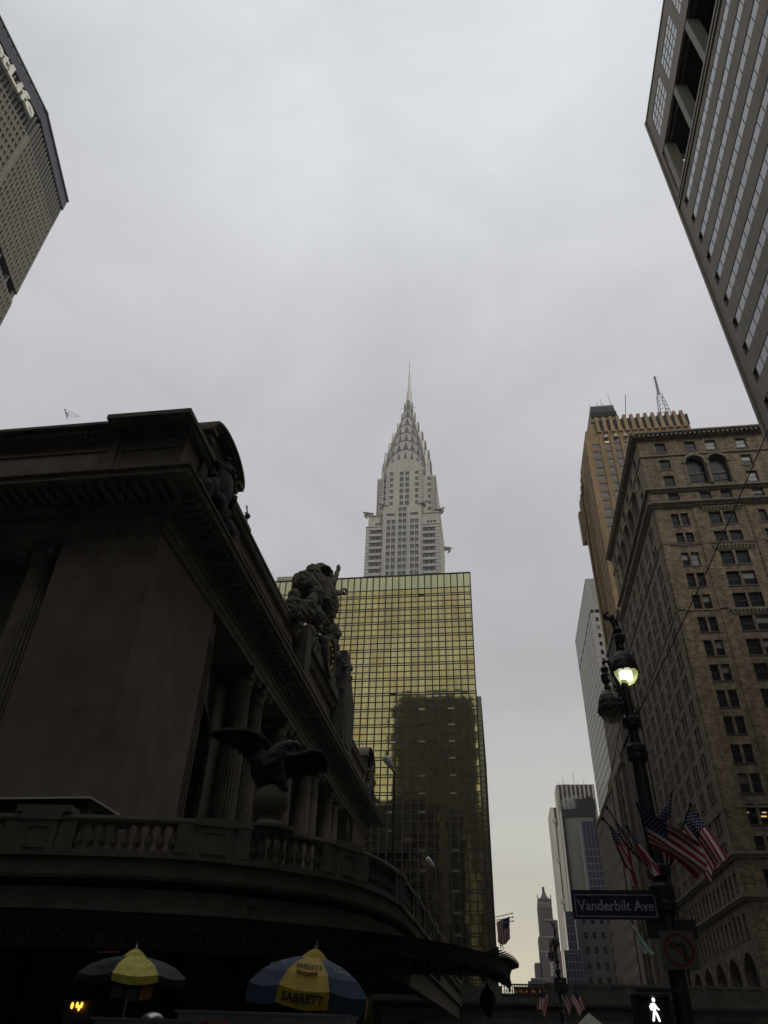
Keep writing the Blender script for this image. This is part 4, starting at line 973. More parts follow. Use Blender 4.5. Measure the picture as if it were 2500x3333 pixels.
# crown: nested steel arches on all four sides
tiers = [(10.7, 12.2, 233.4, 254.0), (10.4, 11.3, 240.5, 261.2), (9.3, 9.5, 248.0, 268.6), (7.7, 7.9, 256.0, 276.0), (5.7, 5.6, 264.0, 284.0), (3.9, 3.6, 272.0, 291.8), (2.4, 2.2, 281.0, 300.0)]
def arch_pts(w, zs, zt, n=22, p=0.5):
    return [(-w*math.cos(math.pi*i/n), zs+(zt-zs)*abs(math.sin(math.pi*i/n))**0.9) for i in range(n+1)]
prev = (9.4, 236.6, 244.8)
for i, (w, L, zs, zt) in enumerate(tiers):
    mb = MB(); ap = arch_pts(w, zs, zt)
    low = zs-14 if i else zs-1
    prof = [(-w, low)] + ap + [(w, low)]
    for ax in (0, 1):
        if ax == 0: poly = [Vector((CX+x, CY-L, z)) for x, z in prof]; ext = (0, 2*L, 0)
        else: poly = [Vector((CX-L, CY+x, z)) for x, z in prof]; ext = (2*L, 0, 0)
        mb.prism(poly, ext, 0)
    fin = MB()
    pw, pzs, pzt = (prev[0], prev[1], prev[2]) if i == 0 else (tiers[i-1][0]*1.0, tiers[i-1][2], tiers[i-1][3])
    for side in (0, 1, 2):
        def Q(x, z, o=0.0):
            if side == 0: return Vector((CX+x, CY-L-o, z))
            if side == 1: return Vector((CX+L+o, CY+x, z))
            return Vector((CX-L-o, CY+x, z))
        # rim
        for (xa, za), (xb, zb) in zip(ap, ap[1:]): fin.bar(Q(xa*0.985, za-0.12, 0.12), Q(xb*0.985, zb-0.12, 0.12), 0.34, 0.34, 1)
        nr = max(12, int(w*5.2))
        for k in range(1, nr):
            t = math.pi*k/nr; c, s = math.cos(t), math.sin(t)**0.9
            o = (-w*0.955*c, zs+(zt-zs)*s*0.965); pi_ = (-pw*c, pzs+(pzt-pzs)*s); inn = (pi_[0]+(o[0]-pi_[0])*0.1, pi_[1]+(o[1]-pi_[1])*0.1)
            if o[1]-inn[1] < 0.1 and abs(o[0]) < 0.1: continue
            fin.bar(Q(inn[0], inn[1], 0.05), Q(o[0], o[1], 0.05), 0.15, 0.1, 0)
        if side < 2:
            nt_ = [9, 9, 9, 7, 5, 3, 3][i]
            for k in range(nt_):
                t = math.pi*(k+0.5)/nt_; r0, r1 = 0.22, 0.9; dt = 1.0/nt_
                def A(f, tt):
                    c_, s_ = math.cos(tt), math.sin(tt)**0.9; return (-(pw+(w*0.97-pw)*f)*c_, pzs+(pzt-pzs)*s_+((zs+(zt-zs)*s_*0.97)-(pzs+(pzt-pzs)*s_))*f)
                a, b, c = A(r0, t-dt), A(r0, t+dt), A(r1, t)
                tri = MB(); tri.prism([Q(*a, 0.1), Q(*b, 0.1), Q(*c, 0.1)], (Q(0,0,0.3)-Q(0,0,0.1)), 0)
                tri.build('triangular_window', 'tri', ct)
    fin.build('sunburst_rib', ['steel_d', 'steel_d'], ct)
    mb.build('crown_tier', 'steel', ct)
mb = MB(); mb.lathe([(2.0, 296), (1.75, 302), (1.45, 308.5), (0.9, 310.5), (0.62, 318), (0.3, 328), (0.06, 338)], (CX+0.3, CY, 0), 8); mb.build('spire', 'steel', ct)
mb = MB()
for z, r in ((284, 5.6), (296, 4.4)):
    for s in (-1, 1):
        mb.bar((CX+s*1.8, CY, z), (CX+s*r, CY, z), 0.1)
        for k in range(3): mb.bar((CX+s*(r-0.5*k), CY, z-0.45), (CX+s*(r-0.5*k), CY, z+0.45), 0.08)
mb.build('antenna', 'steel_d', ct)

# ================================================================ OCTAGONAL SLAB (upper left) with roof sign
ms = thing('office_slab', 'tall grey precast office slab with dark roof band and large white roof sign at upper left', 'building', (-150, 80, 0))
MA = Face((-132.4, 40, 0), (0,1,0)); LA = 56.6
MC = Face((-132.4, 96.6, 0), (-8.0, 29.6, 0)); LCh = 30.66
MD = Face((-140.4, 126.2, 0), (-29, 9, 0)); LD = 26.0
B = Bld(ms, ('precast', 'met_glass', 'frame'), (7, 0, 0), 0.45)
wl = MB(); band = MB(); fins = MB(); ledge = MB()
for F, L in ((MA, LA), (MC, LCh), (MD, LD)):
    e = 0.0; top = []
    nC = int((L-1.0)/1.56); hs = []
    for zt, nrow in ((228.3, 10), (185.6, 20)):
        for r in range(nrow):
            z = zt-3.72*r
            for c in range(nC):
                a = 0.75+c*1.56; hs.append((a, a+1.08, z-2.2, z)); B.win(F, a, a+1.08, z-2.2, z, 'tiny', 1)
    F.wall(wl, 0, L, 191.2, 229.4, [h for h in hs if h[2] > 190], 0.45); F.wall(wl, 0, L, 108, 186.8, [h for h in hs if h[3] < 187], 0.45)
    for c in range(nC+1): F.box(wl, 0.2+c*1.56, 0.6+c*1.56, 191.2, 229.4, -0.28, 0.0)
    for c in range(nC+1): F.box(wl, 0.2+c*1.56, 0.6+c*1.56, 108, 186.8, -0.28, 0.0)
    F.quad(band, 0, L, 229.4, 239.8, 1.6, 0); F.quad(band, 0, L, 186.8, 191.2, 1.8, 0)
    F.box(band, -0.3, L+0.6, 239.8, 245.8, -0.5, 1.6, 0); F.box(band, -0.5, L+0.8, 245.3, 246.0, -0.9, 1.6, 0)
    F.box(band, 0, L, 186.6, 186.8, 0.05, 1.8)
    for c in range(nC+1): F.box(fins, 0.2+c*1.56, 0.62+c*1.56, 229.4, 238.9, -0.35, 0.9)
    if F is MA:
        for c in range(int(L/2.6)): F.box(ledge, 0.4+c*2.6, 2.5+c*2.6, 244.55, 244.85, -0.6, -0.5)
    for c in range(0, nC+1, 5): F.box(wl, 0.2+c*1.56, 0.6+c*1.56, 186.8, 191.2, 0.2, 1.6)
wl.build('wall', 'precast', ms); band.build('roof_band', 'met_band', ms); fins.build('louvre_fin', 'fin', ms); ledge.build('roof_light_strip', 'signwhite', ms)
mb = MB(); mb.prism([(-132.9,40,0), (-132.9,96.5,0), (-140.7,125.6,0), (-169,134.5,0), (-175,120,0), (-175,40,0)], (0,0,107.9)); mb.prism([(-134.6,40,107.9), (-134.6,96,107.9), (-142.4,125,107.9), (-169,133,107.9), (-175,120,107.9), (-175,40,107.9)], (0,0,137.6)); mb.build('core', 'met_band', ms)
B.flush(100)
for wd, ya, yb in (('Met', 65.4, 78.5), ('Life', 79.05, 92.75)):
    o = text(wd, 6.9, 0.45, 'letter', MA, 0, -1.4, 233.1, ms, off=0.17)
    ys = [v.co.y for v in o.data.vertices]; y0, y1 = min(ys), max(ys); by = BASE[ms.name].y
    for v in o.data.vertices: v.co.y = (v.co.y-y0)/(y1-y0)*(yb-ya)+ya-by

# ================================================================ STRIPED OFFICE TOWER (upper right)
pk = thing('strip_window_tower', 'grey granite tower with horizontal ribbon windows and open top storey at upper right', 'building', (50, 25, 0))
FP = Face((30.8, 61.8, 0), (0,-1,0))     # a = 61.8 - y
L = 74
wl = MB(); bands = []
for k in range(24):
    z = 96.25-4.28*k
    if z < 6: break
    bands.append((2.2, L-2, z-1.6, z+0.05))
log = (1.3, L-2, 98.9, 110.6)
up = [(2.3+8.1*k, 2.3+8.1*k+6.4, 113.7, 119.6) for k in range(9) if 2.3+8.1*k+6.4 < L]
FP.wall(wl, 0, L, 0, 122.6, bands+[log]+up, 0.45)
FQ = Face((30.8, 61.8, 0), (1,0,0))
wl.box((30.8, 61.79, 0), (31.4, 61.8, 122.6)) 
wl.box((31.6, -12.2, 0), (135, 61.7, 98.4)); wl.box((38, -12.2, 98.4), (135, 61.7, 110.6)); wl.box((31.6, -12.2, 110.7), (135, 61.7, 122.5))  # unseen rear widened to keep sun off the brown tower's lower wall
FP.box(wl, 0, 0.45, 0, 122.6, -0.25, 0.0); FP.box(wl, 0, L, 122.4, 122.75, -0.12, 1.2)
wl.build('wall', 'granite', pk)
mb = MB(); mb.box((33.6, -11.5, 98.45), (37.95, 60.6, 98.6)); mb.box((37.7, -11.5, 98.6), (37.95, 60.6, 110.5)); mb.box((31.9, -11.5, 110.45), (37.95, 60.6, 110.6)); mb.build('loggia_back', 'darkvoid', pk)  # near-black lining puts the open storey's shade into the colour
for k, (a0, a1, z0, z1) in enumerate(bands):
    mb = MB(); n_ = int((a1-a0)/1.63)
    if k == 0: pass
    FP.quad(mb, a0+0.95, a1, z0, z1, 0.05, 1)
    FP.quad(mb, a0, a0+0.95, z0, z1, 0.44, 2)
    for j in range(n_): FP.box(mb, a0+0.95+j*1.63, a0+1.02+j*1.63, z0, z1, 0.02, 0.05, 0)
    FP.box(mb, a0+0.95, a1, z1-0.04, z1, 0.0, 0.05, 2)
    o = mb.build('ribbon_window', ['granite_p', 'strip', 'darkvoid'], pk)
for a0, a1, z0, z1 in up:
    mb = MB(); FP.quad(mb, a0, a1, z0, z1, 0.06, 1)
    for j in range(1, 5): FP.box(mb, a0+j*1.28-0.05, a0+j*1.28+0.05, z0, z1, 0.02, 0.06, 0)
    for j in range(1, 4): FP.box(mb, a0, a1, z0+j*1.475-(0.09 if j == 2 else 0.04), z0+j*1.475+(0.09 if j == 2 else 0.04), 0.025, 0.06, 0)
    mb.build('window', ['granite_p', 'strip'], pk)
for k in range(9):
    mb = MB(); a = 2.0+8.1*k; FP.box(mb, a, a+1.05, 98.9, 110.6, 0.1, 1.6); mb.build('loggia_pier', 'granite_p', pk)
mb = MB(); FP.box(mb, 1.3, L-2, 98.4, 98.95, -0.25, 0.3, 0); FP.box(mb, 0.5, L-2, 97.55, 97.95, -0.2, 0, 0); FP.box(mb, 1.3, L-2, 98.95, 99.6, 0.1, 0.35, 0); mb.build('ledge', 'granite_p', pk)
mb = MB(); FP.box(mb, 4.2, 5.4, 105.4, 105.55, 3.2, 3.4); FP.box(mb, 5.6, 6.1, 102.0, 102.15, 3.2, 3.4); mb.build('loggia_light', 'bulb', pk)

# ================================================================ BROWN BRICK TOWER
bk = thing('brown_brick_tower', 'brown brick office tower with paired windows, bracketed cornices and round arches on the right', 'building', (45, 135, 0))
BWF = Face((32.4, 113.5, 0), (1,0,0)); BNF = Face((32.4, 157.5, 0), (0,-1,0)); LW, LN = 23.7, 44.0
B = Bld(bk, ('frame', 'darkpane', 'blind', 'lit'), (9, 2, 0.6), 0.34, pane=True)
hw = []; hn = []
def W(a0, a1, z0, z1, st='sill', gl=None): hw.append((a0, a1, z0, z1)); B.win(BWF, a0, a1, z0, z1, st, gl)
def NN(a0, a1, z0, z1, st='sill', gl=None): hn.append((a0, a1, z0, z1)); B.win(BNF, a0, a1, z0, z1, st, gl)
for a, g in ((3.25, 1), (8.85, 1), (12.7, 3), (18.3, 3)): W(a, a+1.95, 96.95, 99.35, 'sill', g)
for z in (95.1, 91.1):
    W(3.3, 5.25, z-2.5, z, 'sill', 1); W(18.35, 20.2, z-2.5, z, 'sill', 2 if z > 92 else 3)
for a, g in ((3.35, 1), (9.0, 1), (12.7, 1), (18.3, 2)): W(a, a+1.95, 84.95, 86.95, 'sill', g)
for k in range(14):
    z = 82.15-4.26*k
    for a in (2.9, 4.6): W(a, a+1.3, z-2.75, z)
    for a in (9.45, 12.05): W(a, a+2.15, z-2.8, z)
    for a in (18.1, 19.8): W(a, a+1.3, z-2.75, z)
cols = [4.2+5.8*k for k in range(7)]                         # from the far end
for k in range(14):
    z = 82.15-4.26*k
    for c in cols: NN(c-1.45, c-0.25, z-2.75, z); NN(c+0.25, c+1.45, z-2.75, z)
for z in (99.35, 86.95):
    for c in cols: NN(c-0.9, c+0.9, z-2.2, z)
NN(cols[-1]-0.9, cols[-1]+0.9, 92.6, 95.1); NN(cols[-1]-0.9, cols[-1]+0.9, 88.6, 91.1); NN(cols[0]-0.9, cols[0]+0.9, 92.6, 95.1); NN(cols[0]-0.9, cols[0]+0.9, 88.6, 91.1)
ln_ = [2.4+2.9*k for k in range(14)]
for a in ln_: NN(a, a+1.35, 22.6-3.0+3.4, 22.6+3.2) if False else None
wl = MB()
# arched openings band 88.7-95.9 handled separately
def two_level(F, Lw, hs, ac, z0=88.5, z1=96.2):
    F.wall(wl, 0, Lw, 24.0, z0, [h for h in hs if h[3] <= z0 and h[2] > 24], 0.34)
    F.wall(wl, 0, Lw, z1, 101.4, [h for h in hs if h[2] >= z1], 0.34)
    x = 0
    lim = []
    for c, hw_ in ac:
        lim.append((c-hw_-0.35, c+hw_+0.35))
    segs = []; x = 0
    for (l, r) in lim:
        if l > x+1e-3: segs.append((x, l))
        x = r
    if x < Lw-1e-3: segs.append((x, Lw))
    for s0, s1 in segs: F.wall(wl, s0, s1, z0, z1, [h for h in hs if h[0] >= s0 and h[1] <= s1 and z0 <= h[2] and h[3] <= z1], 0.34)
    for (l, r), (c, hw_) in zip(lim, ac): arch_face(F, wl, l, r, z0, z1, c, hw_, z0+0.3, 95.55-hw_, 0.9)
aw = [(9.95, 1.72), (13.65+0.42, 1.72)]
aw = [(9.75, 1.7), (13.85, 1.7)]
an = [(c, 1.75) for c in cols[1:-1]]
two_level(BWF, LW, hw, aw); two_level(BNF, LN, hn, an)
lowN = []; 
for a in [2.0+2.55*k for k in range(16)]:
    lowN.append((a, a+1.25, 19.9, 22.6)); lowN.append((a, a+1.25, 14.9, 17.7))
BNF.wall(wl, 0, LN, 14.6, 24.0, lowN, 0.34); 
lowW = [(a, a+1.5, 19.9, 22.6) for a in (3, 6, 9.5, 12.5, 15.5, 18.5)]; BWF.wall(wl, 0, LW, 14.6, 24.0, lowW, 0.34); BWF.quad(wl, 0, LW, 0, 14.6)
for h in lowN: B.win(BNF, *h, 'sill', 1)
for h in lowW: B.win(BWF, *h, 'sill', 1)
x = 0
for c in [5.5+8.2*k for k in range(5)]:
    arch_face(BNF, wl, c-4.1, c+4.1, 0, 14.6, c, 3.0, 2, 10.4, 1.2)
BNF.quad(wl, 0, 1.4, 0, 14.6); BNF.quad(wl, 42.4, LN, 0, 14.6)
wl.box((33.8, 114.6, 0), (56, 157.4, 101.3)); BWF.box(wl, LW, LW+0.01, 0, 101.4, 0, 40)
# shallow brick piers
for F, xs in ((BWF, (0.15, 6.9, 16.1, 21.9)), (BNF, (0.2, 42.5))):
    for a in xs: F.box(wl, a, a+1.25, 24.4, 83.2, -0.12, 0)
wl.build('wall', 'brick', bk)
for F, ac in ((BWF, aw), (BNF, an)):
    for c, r in ac: mb = MB(); F.quad(mb, c-r, c+r, 88.8, 95.5, 0.85, 1); F.box(mb, c-r, c+r, 91.6, 92.0, 0.7, 0.85, 0); F.box(mb, c-0.06, c+0.06, 88.8, 95.5, 0.75, 0.85, 0); F.box(mb, c-r, c+r, 90.0, 90.12, 0.75, 0.85, 0); mb.build('arched_window', ['frame', 'darkpane'], bk)
mb = MB()
for c in [5.5+8.2*k for k in range(5)]: BNF.quad(mb, c-3, c+3, 2, 13.5, 1.15, 0)
mb.build('ground_arch_glazing', 'darkvoid', bk)
for F, ac in ((BWF, aw), (BNF, an)):
    for c, r in ac:
        mb = MB()
        for rr, dd, ww in ((r+0.2, -0.16, 0.3), (r+0.5, -0.08, 0.26)):
            pts = [F.p(c-rr*math.cos(math.pi*k/14), dd, 95.55-r+rr*math.sin(math.pi*k/14)) for k in range(15)]
            for p, q in zip(pts, pts[1:]): mb.bar(p, q, ww, 0.24, 0, up=F.v)
        for s in (-1, 1): F.box(mb, c+s*(r+0.32)-0.16, c+s*(r+0.32)+0.16, 88.8, 95.55-r, -0.1, 0.1)
        mb.build('arch_moulding', 'terra', bk)
    for (c0, r0), (c1, r1) in zip(ac, ac[1:]):
        m_ = (c0+c1)/2; mb = MB(); q = F.p(m_, -0.05, 0)
        mb.lathe([(0.42, 88.7), (0.42, 89.1), (0.3, 89.3), (0.28, 92.6), (0.4, 92.9), (0.5, 93.5)], q, 12); F.box(mb, m_-0.55, m_+0.55, 93.5, 93.85, -0.4, 0.3); mb.build('colonnette', 'terra', bk)
def ring(mb, z0, z1, o, mi=0): mb.box((32.4-o, 113.5-o, z0), (32.4+LW+min(o, 1.2), 157.5+o, z1), mi)
def ringH(mb, z0, z1, o):        # hollow: only the two seen sides
    BWF.box(mb, -o, LW+o, z0, z1, -o, 0.0); BNF.box(mb, -o, LN, z0, z1, -o, 0.0)
mb = MB()
for z0, z1, o in ((100.2, 100.5, .25), (100.5, 100.9, .55), (101.0, 101.25, 1.0), (101.25, 101.6, 1.2)): ringH(mb, z0, z1, o)
for k in range(28): BWF.box(mb, -0.6+k*0.88, -0.2+k*0.88, 100.55, 101.0, -1.0, -0.5)
for k in range(52): BNF.box(mb, 0.2+k*0.88, 0.6+k*0.88, 100.55, 101.0, -1.0, -0.5)
for k in range(60): BWF.box(mb, 0.0+k*0.4, 0.2+k*0.4, 100.2, 100.45, -0.35, -0.25)
mb.box((32.4, 113.5, 101.35), (56, 157.5, 101.5)); mb.build('main_cornice', 'terra', bk)
for grp in (((83.3, 83.6, .2), (83.6, 83.9, .45), (84.2, 84.5, .85)), ((87.35, 87.6, .3), (87.6, 87.95, .6)), ((95.95, 96.35, .22),), ((75.2, 75.45, .14), (75.45, 75.6, .22)), ((62.0, 62.3, .12),), ((30.5, 30.8, .14),)):
    mb = MB()
    for z0, z1, o in grp: ringH(mb, z0, z1, o)
    if grp[0][0] == 83.3:
        for k in range(48): BWF.box(mb, -0.4+k*0.5, -0.15+k*0.5, 83.9, 84.2, -0.7, -0.4)
        for k in range(90): BNF.box(mb, 0.1+k*0.5, 0.35+k*0.5, 83.9, 84.2, -0.7, -0.4)
    if grp[0][0] == 87.35:
        for k in range(59): BWF.box(mb, k*0.4, 0.2+k*0.4, 87.1, 87.35, -0.3, 0)
    mb.build('string_course', 'terra', bk)
for z in (24.0, 18.8): mb = MB(); ringH(mb, z, z+0.35, .35); ringH(mb, z+0.35, z+0.8, .6); mb.build('lower_cornice', 'terra', bk)
for k in (0, 2, 5):
    z = 82.15-4.26*k; mb = MB()
    for j in range(11): BWF.box(mb, 8.7+j*0.62, 9.0+j*0.62, z+0.5, z+0.95, -0.22, 0)
    BWF.box(mb, 8.5, 15.7, z+0.95, z+1.12, -0.26, 0); BWF.box(mb, 8.5, 15.7, z+0.25, z+0.38, -0.12, 0)
    mb.build('corbel_band', 'terra', bk)

B.w = [q if not (q[0] is BWF and abs(q[1]-4.6) < .01 and abs(q[4]-(82.15-4.26*12)) < .01) else q for q in B.w]
B.flush(100)
o_ = BWF.p(19.9, 0.2, 30.6)
mb = MB(); BWF.box(mb, 4.75, 5.5, 29.3, 29.5, 0.33, 0.36); BWF.box(mb, 5.0, 5.6, 29.85, 30.0, 0.33, 0.36); BWF.box(mb, 3.0, 3.25, 29.9, 30.0, 0.33, 0.36); mb.build('lit_ceiling_lamp', 'lit', bk)
mb = MB(); mb.box((34.2, 115, 101.5), (53.4, 150, 102.4)); mb.box((33.8, 114.6, 102.4), (53.8, 150.4, 102.85)); mb.build('penthouse', 'terra', bk)
mb = MB()
for k in range(8): mb.box((35.3+k*2.3, 114.95, 101.75), (37.0+k*2.3, 115.0, 102.15))
mb.build('penthouse_louvre', 'darkvoid', bk)
# dark neighbour beyond its right edge
nb_ = thing('side_block', 'darker brick block showing beyond the right edge of the brown brick tower', 'building', (62, 118, 0))
mb = MB(); mb.box((56.3, 116, 0), (76, 150, 97.5)); mb.build('wall', 'brick', nb_)
mb = MB()
for k in range(12): mb.box((56.1, 115.7, 96.9-k*0.9), (60, 116, 97.3-k*0.9))
mb.build('string_course', 'terra', nb_)
# ================================================================ OCHRE BUTTRESSED TOWER
cn = thing('ochre_brick_tower', 'tall yellow-ochre brick tower with buttressed crown behind the brown brick one', 'building', (60, 225, 0))
CW_ = Face((42.4, 213, 0), (1,0,0)); CN_ = Face((42.4, 234, 0), (0,-1,0))
B = Bld(cn, ('frame', 'winc', 'blind', 'darkvoid'), (4, 3, 2), 0.22)
wl = MB(); hs = []; hn = []
for k in range(36):
    z = 186.9-3.78*k
    for a, w_ in ((2.15, 2.6), (6.9, 1.9), (10.4, 1.9), (14.0, 1.9), (17.6, 1.9)):
        g = 1 if (a == 10.4 and 0 < k < 4) else None
        hs.append((a, a+w_, z-1.75, z)); B.win(CW_, a, a+w_, z-1.75, z, 'cross' if w_ > 2 else 'sash', g)
    for a in (1.6, 4.9, 8.2, 11.5, 14.8, 18.0): hn.append((a, a+1.5, z-1.75, z)); B.win(CN_, a, a+1.5, z-1.75, z, 'tiny', None, 0.09)
CW_.wall(wl, 0, 40, 50, 190.5, hs, 0.25); CN_.wall(wl, 0, 21, 50, 190.5, hn, 0.1)
wl.box((43.4, 214, 0), (82, 234, 190.4)); wl.box((42.4, 233.9, 50), (43.4, 234, 190.4))
for a in (5.2, 9.2, 12.7, 16.3): CW_.box(wl, a, a+1.1, 50, 189.2, -0.35, 0.0); CW_.box(wl, a+0.15, a+0.95, 189.2, 191.2, -0.3, 0)
for a in (0.2, 3.6, 6.9, 10.2, 13.5, 16.8, 19.8): CN_.box(wl, a, a+0.9, 50, 188, -0.18, 0)
# stepped crown
wl.box((43.2, 213.4, 190.4), (81.5, 233.6, 194.0))
for x0, x1, z1 in ((44.3, 80.8, 196.5), (45.3, 80.0, 198.5), (46.2, 79.2, 200.0)): wl.box((x0, 214+(x0-44)*0.3, 190), (x1, 232, z1))
for i, (x, z) in enumerate(((41.7, 186), (41.2, 182), (40.6, 178))):
    wl.box((x, 231.5, 60+i*20), (42.5, 233.4, z)); wl.box((x+0.35, 226+i*0.4, 60+i*20), (42.45, 228, z-4))
wl.box((40.2, 232.4, 160), (42.4, 235.5, 176)); wl.box((39.2, 233.5, 157), (42.4, 236.5, 171))
nb2 = 13
wl.build('wall', 'chanin', cn)
for k in range(nb2):
    x = 47.4+k*2.65; mb = MB(); zt = 201.9
    mb.hexa([Vector(q) for q in ((x,212.6,192.6), (x+1.5,212.6,192.6), (x+1.5,215.5,192.6), (x,215.5,192.6), (x+0.2,213.9,zt), (x+1.3,213.9,zt), (x+1.3,215.5,zt), (x+0.2,215.5,zt))])
    mb.build('buttress', 'chanin', cn)
    mb = MB(); mb.box((x+1.6, 213.4, 194.3), (x+2.55, 213.9, 199.4)); mb.build('crown_opening', 'darkvoid', cn)
mb = MB(); mb.hexa([Vector(q) for q in ((46.2,214,199), (56.6,214,199), (56.6,228,199), (46.2,228,199), (47.0,214.6,208), (55.6,214.6,208), (55.6,227,208), (47.0,227,208))])
for k in range(12): mb.box((46.9+k*0.8, 213.9, 204.4), (46.98+k*0.8, 214.25, 207.8), 1)
mb.build('roof_enclosure', ['slat', 'frame'], cn)
mb = MB(); mb.box((46.4, 213.7, 201.6), (56.2, 213.95, 204.0)); mb.build('enclosure_opening', 'darkvoid', cn)
for a in (7.1, 10.6, 14.2, 17.8): 
    mb = MB(); c = CW_.p(a+0.8, -0.1, 189.4); mb.lathe([(0.95, 0), (0.9, 0.4), (0.6, 0.9), (0.35, 1.5), (0.1, 2.2)], c, 8); mb.build('finial', 'chanin_w', cn)
for a in (6.9, 10.4):
    mb = MB(); CW_.quad(mb, a, a+1.9, 187.4, 189.4, -0.02, 0); mb.build('top_window', 'striped', cn)
mb = MB(); CW_.quad(mb, 7.1, 8.6, 187.3, 187.75, -0.05); mb.build('lit_top_window', 'lit', cn)
mb = MB()
for k in range(36):
    z = 186.9-3.78*k
    for a, w_ in ((2.15, 2.6), (6.9, 1.9), (10.4, 1.9), (14.0, 1.9), (17.6, 1.9)): CW_.box(mb, a, a+w_, z-3.6, z-1.9, -0.04, 0)
mb.build('spandrel', 'chanin_sp', cn)
B.flush(100)
# roof antennas
mb = MB(); mb.tube([(59.5, 214.5, 201), (61.3, 214.5, 213)], 0.14, 6); tag(mb.build('roof_mast', 'iron'), 'slim bare mast leaning on the ochre tower roof between its dark box and lattice mast', 'mast')
am = thing('lattice_mast', 'blue-grey lattice radio mast on the ochre tower crown', 'mast', (75.0, 216, 201))
mb = MB(); top = P(2131, 1228, 215); low_t = P(2145, 1285, 215); b0 = P(2160, 1335, 215); b0.z = 200.5
def latt(mb, p, q, w0, w1, n_):
    ax = (Vector((1,0,0)), Vector((0,1,0)))
    for k in range(n_):
        t0, t1 = k/n_, (k+1)/n_; a, b = p.lerp(q, t0), p.lerp(q, t1); wa, wb = (w0+(w1-w0)*t0)/2, (w0+(w1-w0)*t1)/2
        for s, t in ((-1,-1), (1,-1), (1,1), (-1,1)):
            A = a+Vector((s*wa, t*wa, 0)); B_ = b+Vector((s*wb, t*wb, 0)); mb.bar(A, B_, 0.16)
        for s, t, s2, t2 in ((-1,-1,1,-1), (1,-1,1,1), (-1,-1,-1,1)):
            mb.bar(a+Vector((s*wa, t*wa, 0)), b+Vector((s2*wb, t2*wb, 0)), 0.1); mb.bar(a+Vector((s*wa, t*wa, 0)), a+Vector((s2*wa, t2*wa, 0)), 0.1)
latt(mb, b0, low_t, 3.6, 1.7, 5); mb.build('lattice_frame', 'met_band', am)
mb = MB(); latt(mb, low_t, top, 0.6, 0.3, 10)
for k in range(9): c = low_t.lerp(top, (k+.5)/9); mb.bar(c-Vector((0.9,0,0)), c+Vector((0.9,0,0)), 0.1)
mb.ball(top, 0.45, 0, 8); mb.build('aerial', 'met_band', am)
for i, (px, py, h) in enumerate(((1920,1312,2), (1945,1310,3), (1965,1309,1.6), (1958,1306,5), (1988,1306,9))):
    p = P(px, py+6, 215); mb = MB(); mb.tube([(p.x, 215, 207.5), (p.x-h*0.05, 215, 208+h*0.75)], 0.09, 5)
    tag(mb.build('whip_aerial', 'iron'), ('shortest stub aerial at the left corner of the ochre tower roof box', 'second whip aerial from the left on the ochre tower roof box', 'stubby aerial beside the tall one on the ochre tower roof box', 'mid-height whip aerial in the middle of the ochre tower roof box', 'tallest whip aerial at the right end of the ochre tower roof box')[i], 'aerial', 'whip aerials on the ochre tower roof box')

# lower wings of the ochre tower on the street, and its neighbours
cb = thing('rust_brick_base', 'rust-brown brick lower block with narrow windows behind the flags', 'building', (40, 215, 0))
B = Bld(cb, ('frame', 'darkpane', 'glass'), (5, 2, 0), 0.07)
F1 = Face((32.4, 256, 0), (0,-1,0)); F2 = Face((36.6, 236, 0), (0,-1,0)); F3 = Face((32.4, 192, 0), (1,0,0)); F4 = Face((36.6, 212, 0), (1,0,0))
wl = MB(); h1 = []; h2 = []
for k in range(15):
    z = 60.5-3.8*k
    z = 58.2-3.8*k
    for a in [1.5+2.25*j for j in range(19)]: h1.append((a, a+1.1, z-2.1, z)); B.win(F1, a, a+1.1, z-2.1, z, 'tiny')
for a in (45.2, 50.0, 54.5, 59): 
    for k in range(15): z = 58.2-3.8*k; h1.append((a, a+2.0, z-2.2, z)); B.win(F1, a, a+2.0, z-2.2, z, 'sash')
for k in range(13):
    z = 87.5-3.8*k
    if z < 62: break
    for a in [1.2+2.3*j for j in range(9)]: h2.append((a, a+1.15, z-2.1, z)); B.win(F2, a, a+1.15, z-2.1, z, 'tiny')
F1.wall(wl, 0, 64, 0, 60.8, h1, 0.08); F2.wall(wl, 0, 24, 60, 90, h2, 0.08); wl.box((35.0, 230, 60), (37.2, 237.5, 69))
F4.quad(wl, 0, 8, 60, 90); F3.quad(wl, 0, 10, 0, 64)
wl.box((33.2, 193, 0), (46, 256, 60.5)); wl.box((37.4, 213, 60), (46, 236, 89.8)); F1.box(wl, 0, 64, 60.8, 61.5, -0.4, 2); F2.box(wl, 0, 24, 90, 90.8, -0.3, 1)
for a in (43.4, 48.4, 53.2, 57.6): F1.box(wl, a, a+1.0, 0, 60.8, -0.4, 0)
for j in range(19): F1.box(wl, 0.55+2.25*j, 1.3+2.25*j, 0, 60.5, -0.05, 0)
for j in range(10): F2.box(wl, 0.25+2.3*j, 1.0+2.3*j, 60, 89, -0.05, 0)
wl.build('wall', 'orange_b', cb); B.flush(100)
mb = MB(); F1.box(mb, 47.6, 53.4, 0, 60.8, -0.5, -0.41); F1.box(mb, 47.4, 53.6, 60.8, 62.4, -0.6, 0.3); mb.build('corner_pier', 'bigbrick', cb)
bb = thing('beige_stone_building', 'plain pale beige stone building standing edge-on between the brown tower and the lamp post', 'building', (40, 172, 0))
B = Bld(bb, ('frame', 'glass', 'winc'), (5, 2, 0), 0.2)
F1 = Face((32.1, 182, 0), (0,-1,0)); wl = MB(); h1 = []
for k in range(16):
    z = 70-4.2*k
    for a in (19.6,): h1.append((a, a+1.5, z-2.4, z)); B.win(F1, a, a+1.5, z-2.4, z, 'sash')
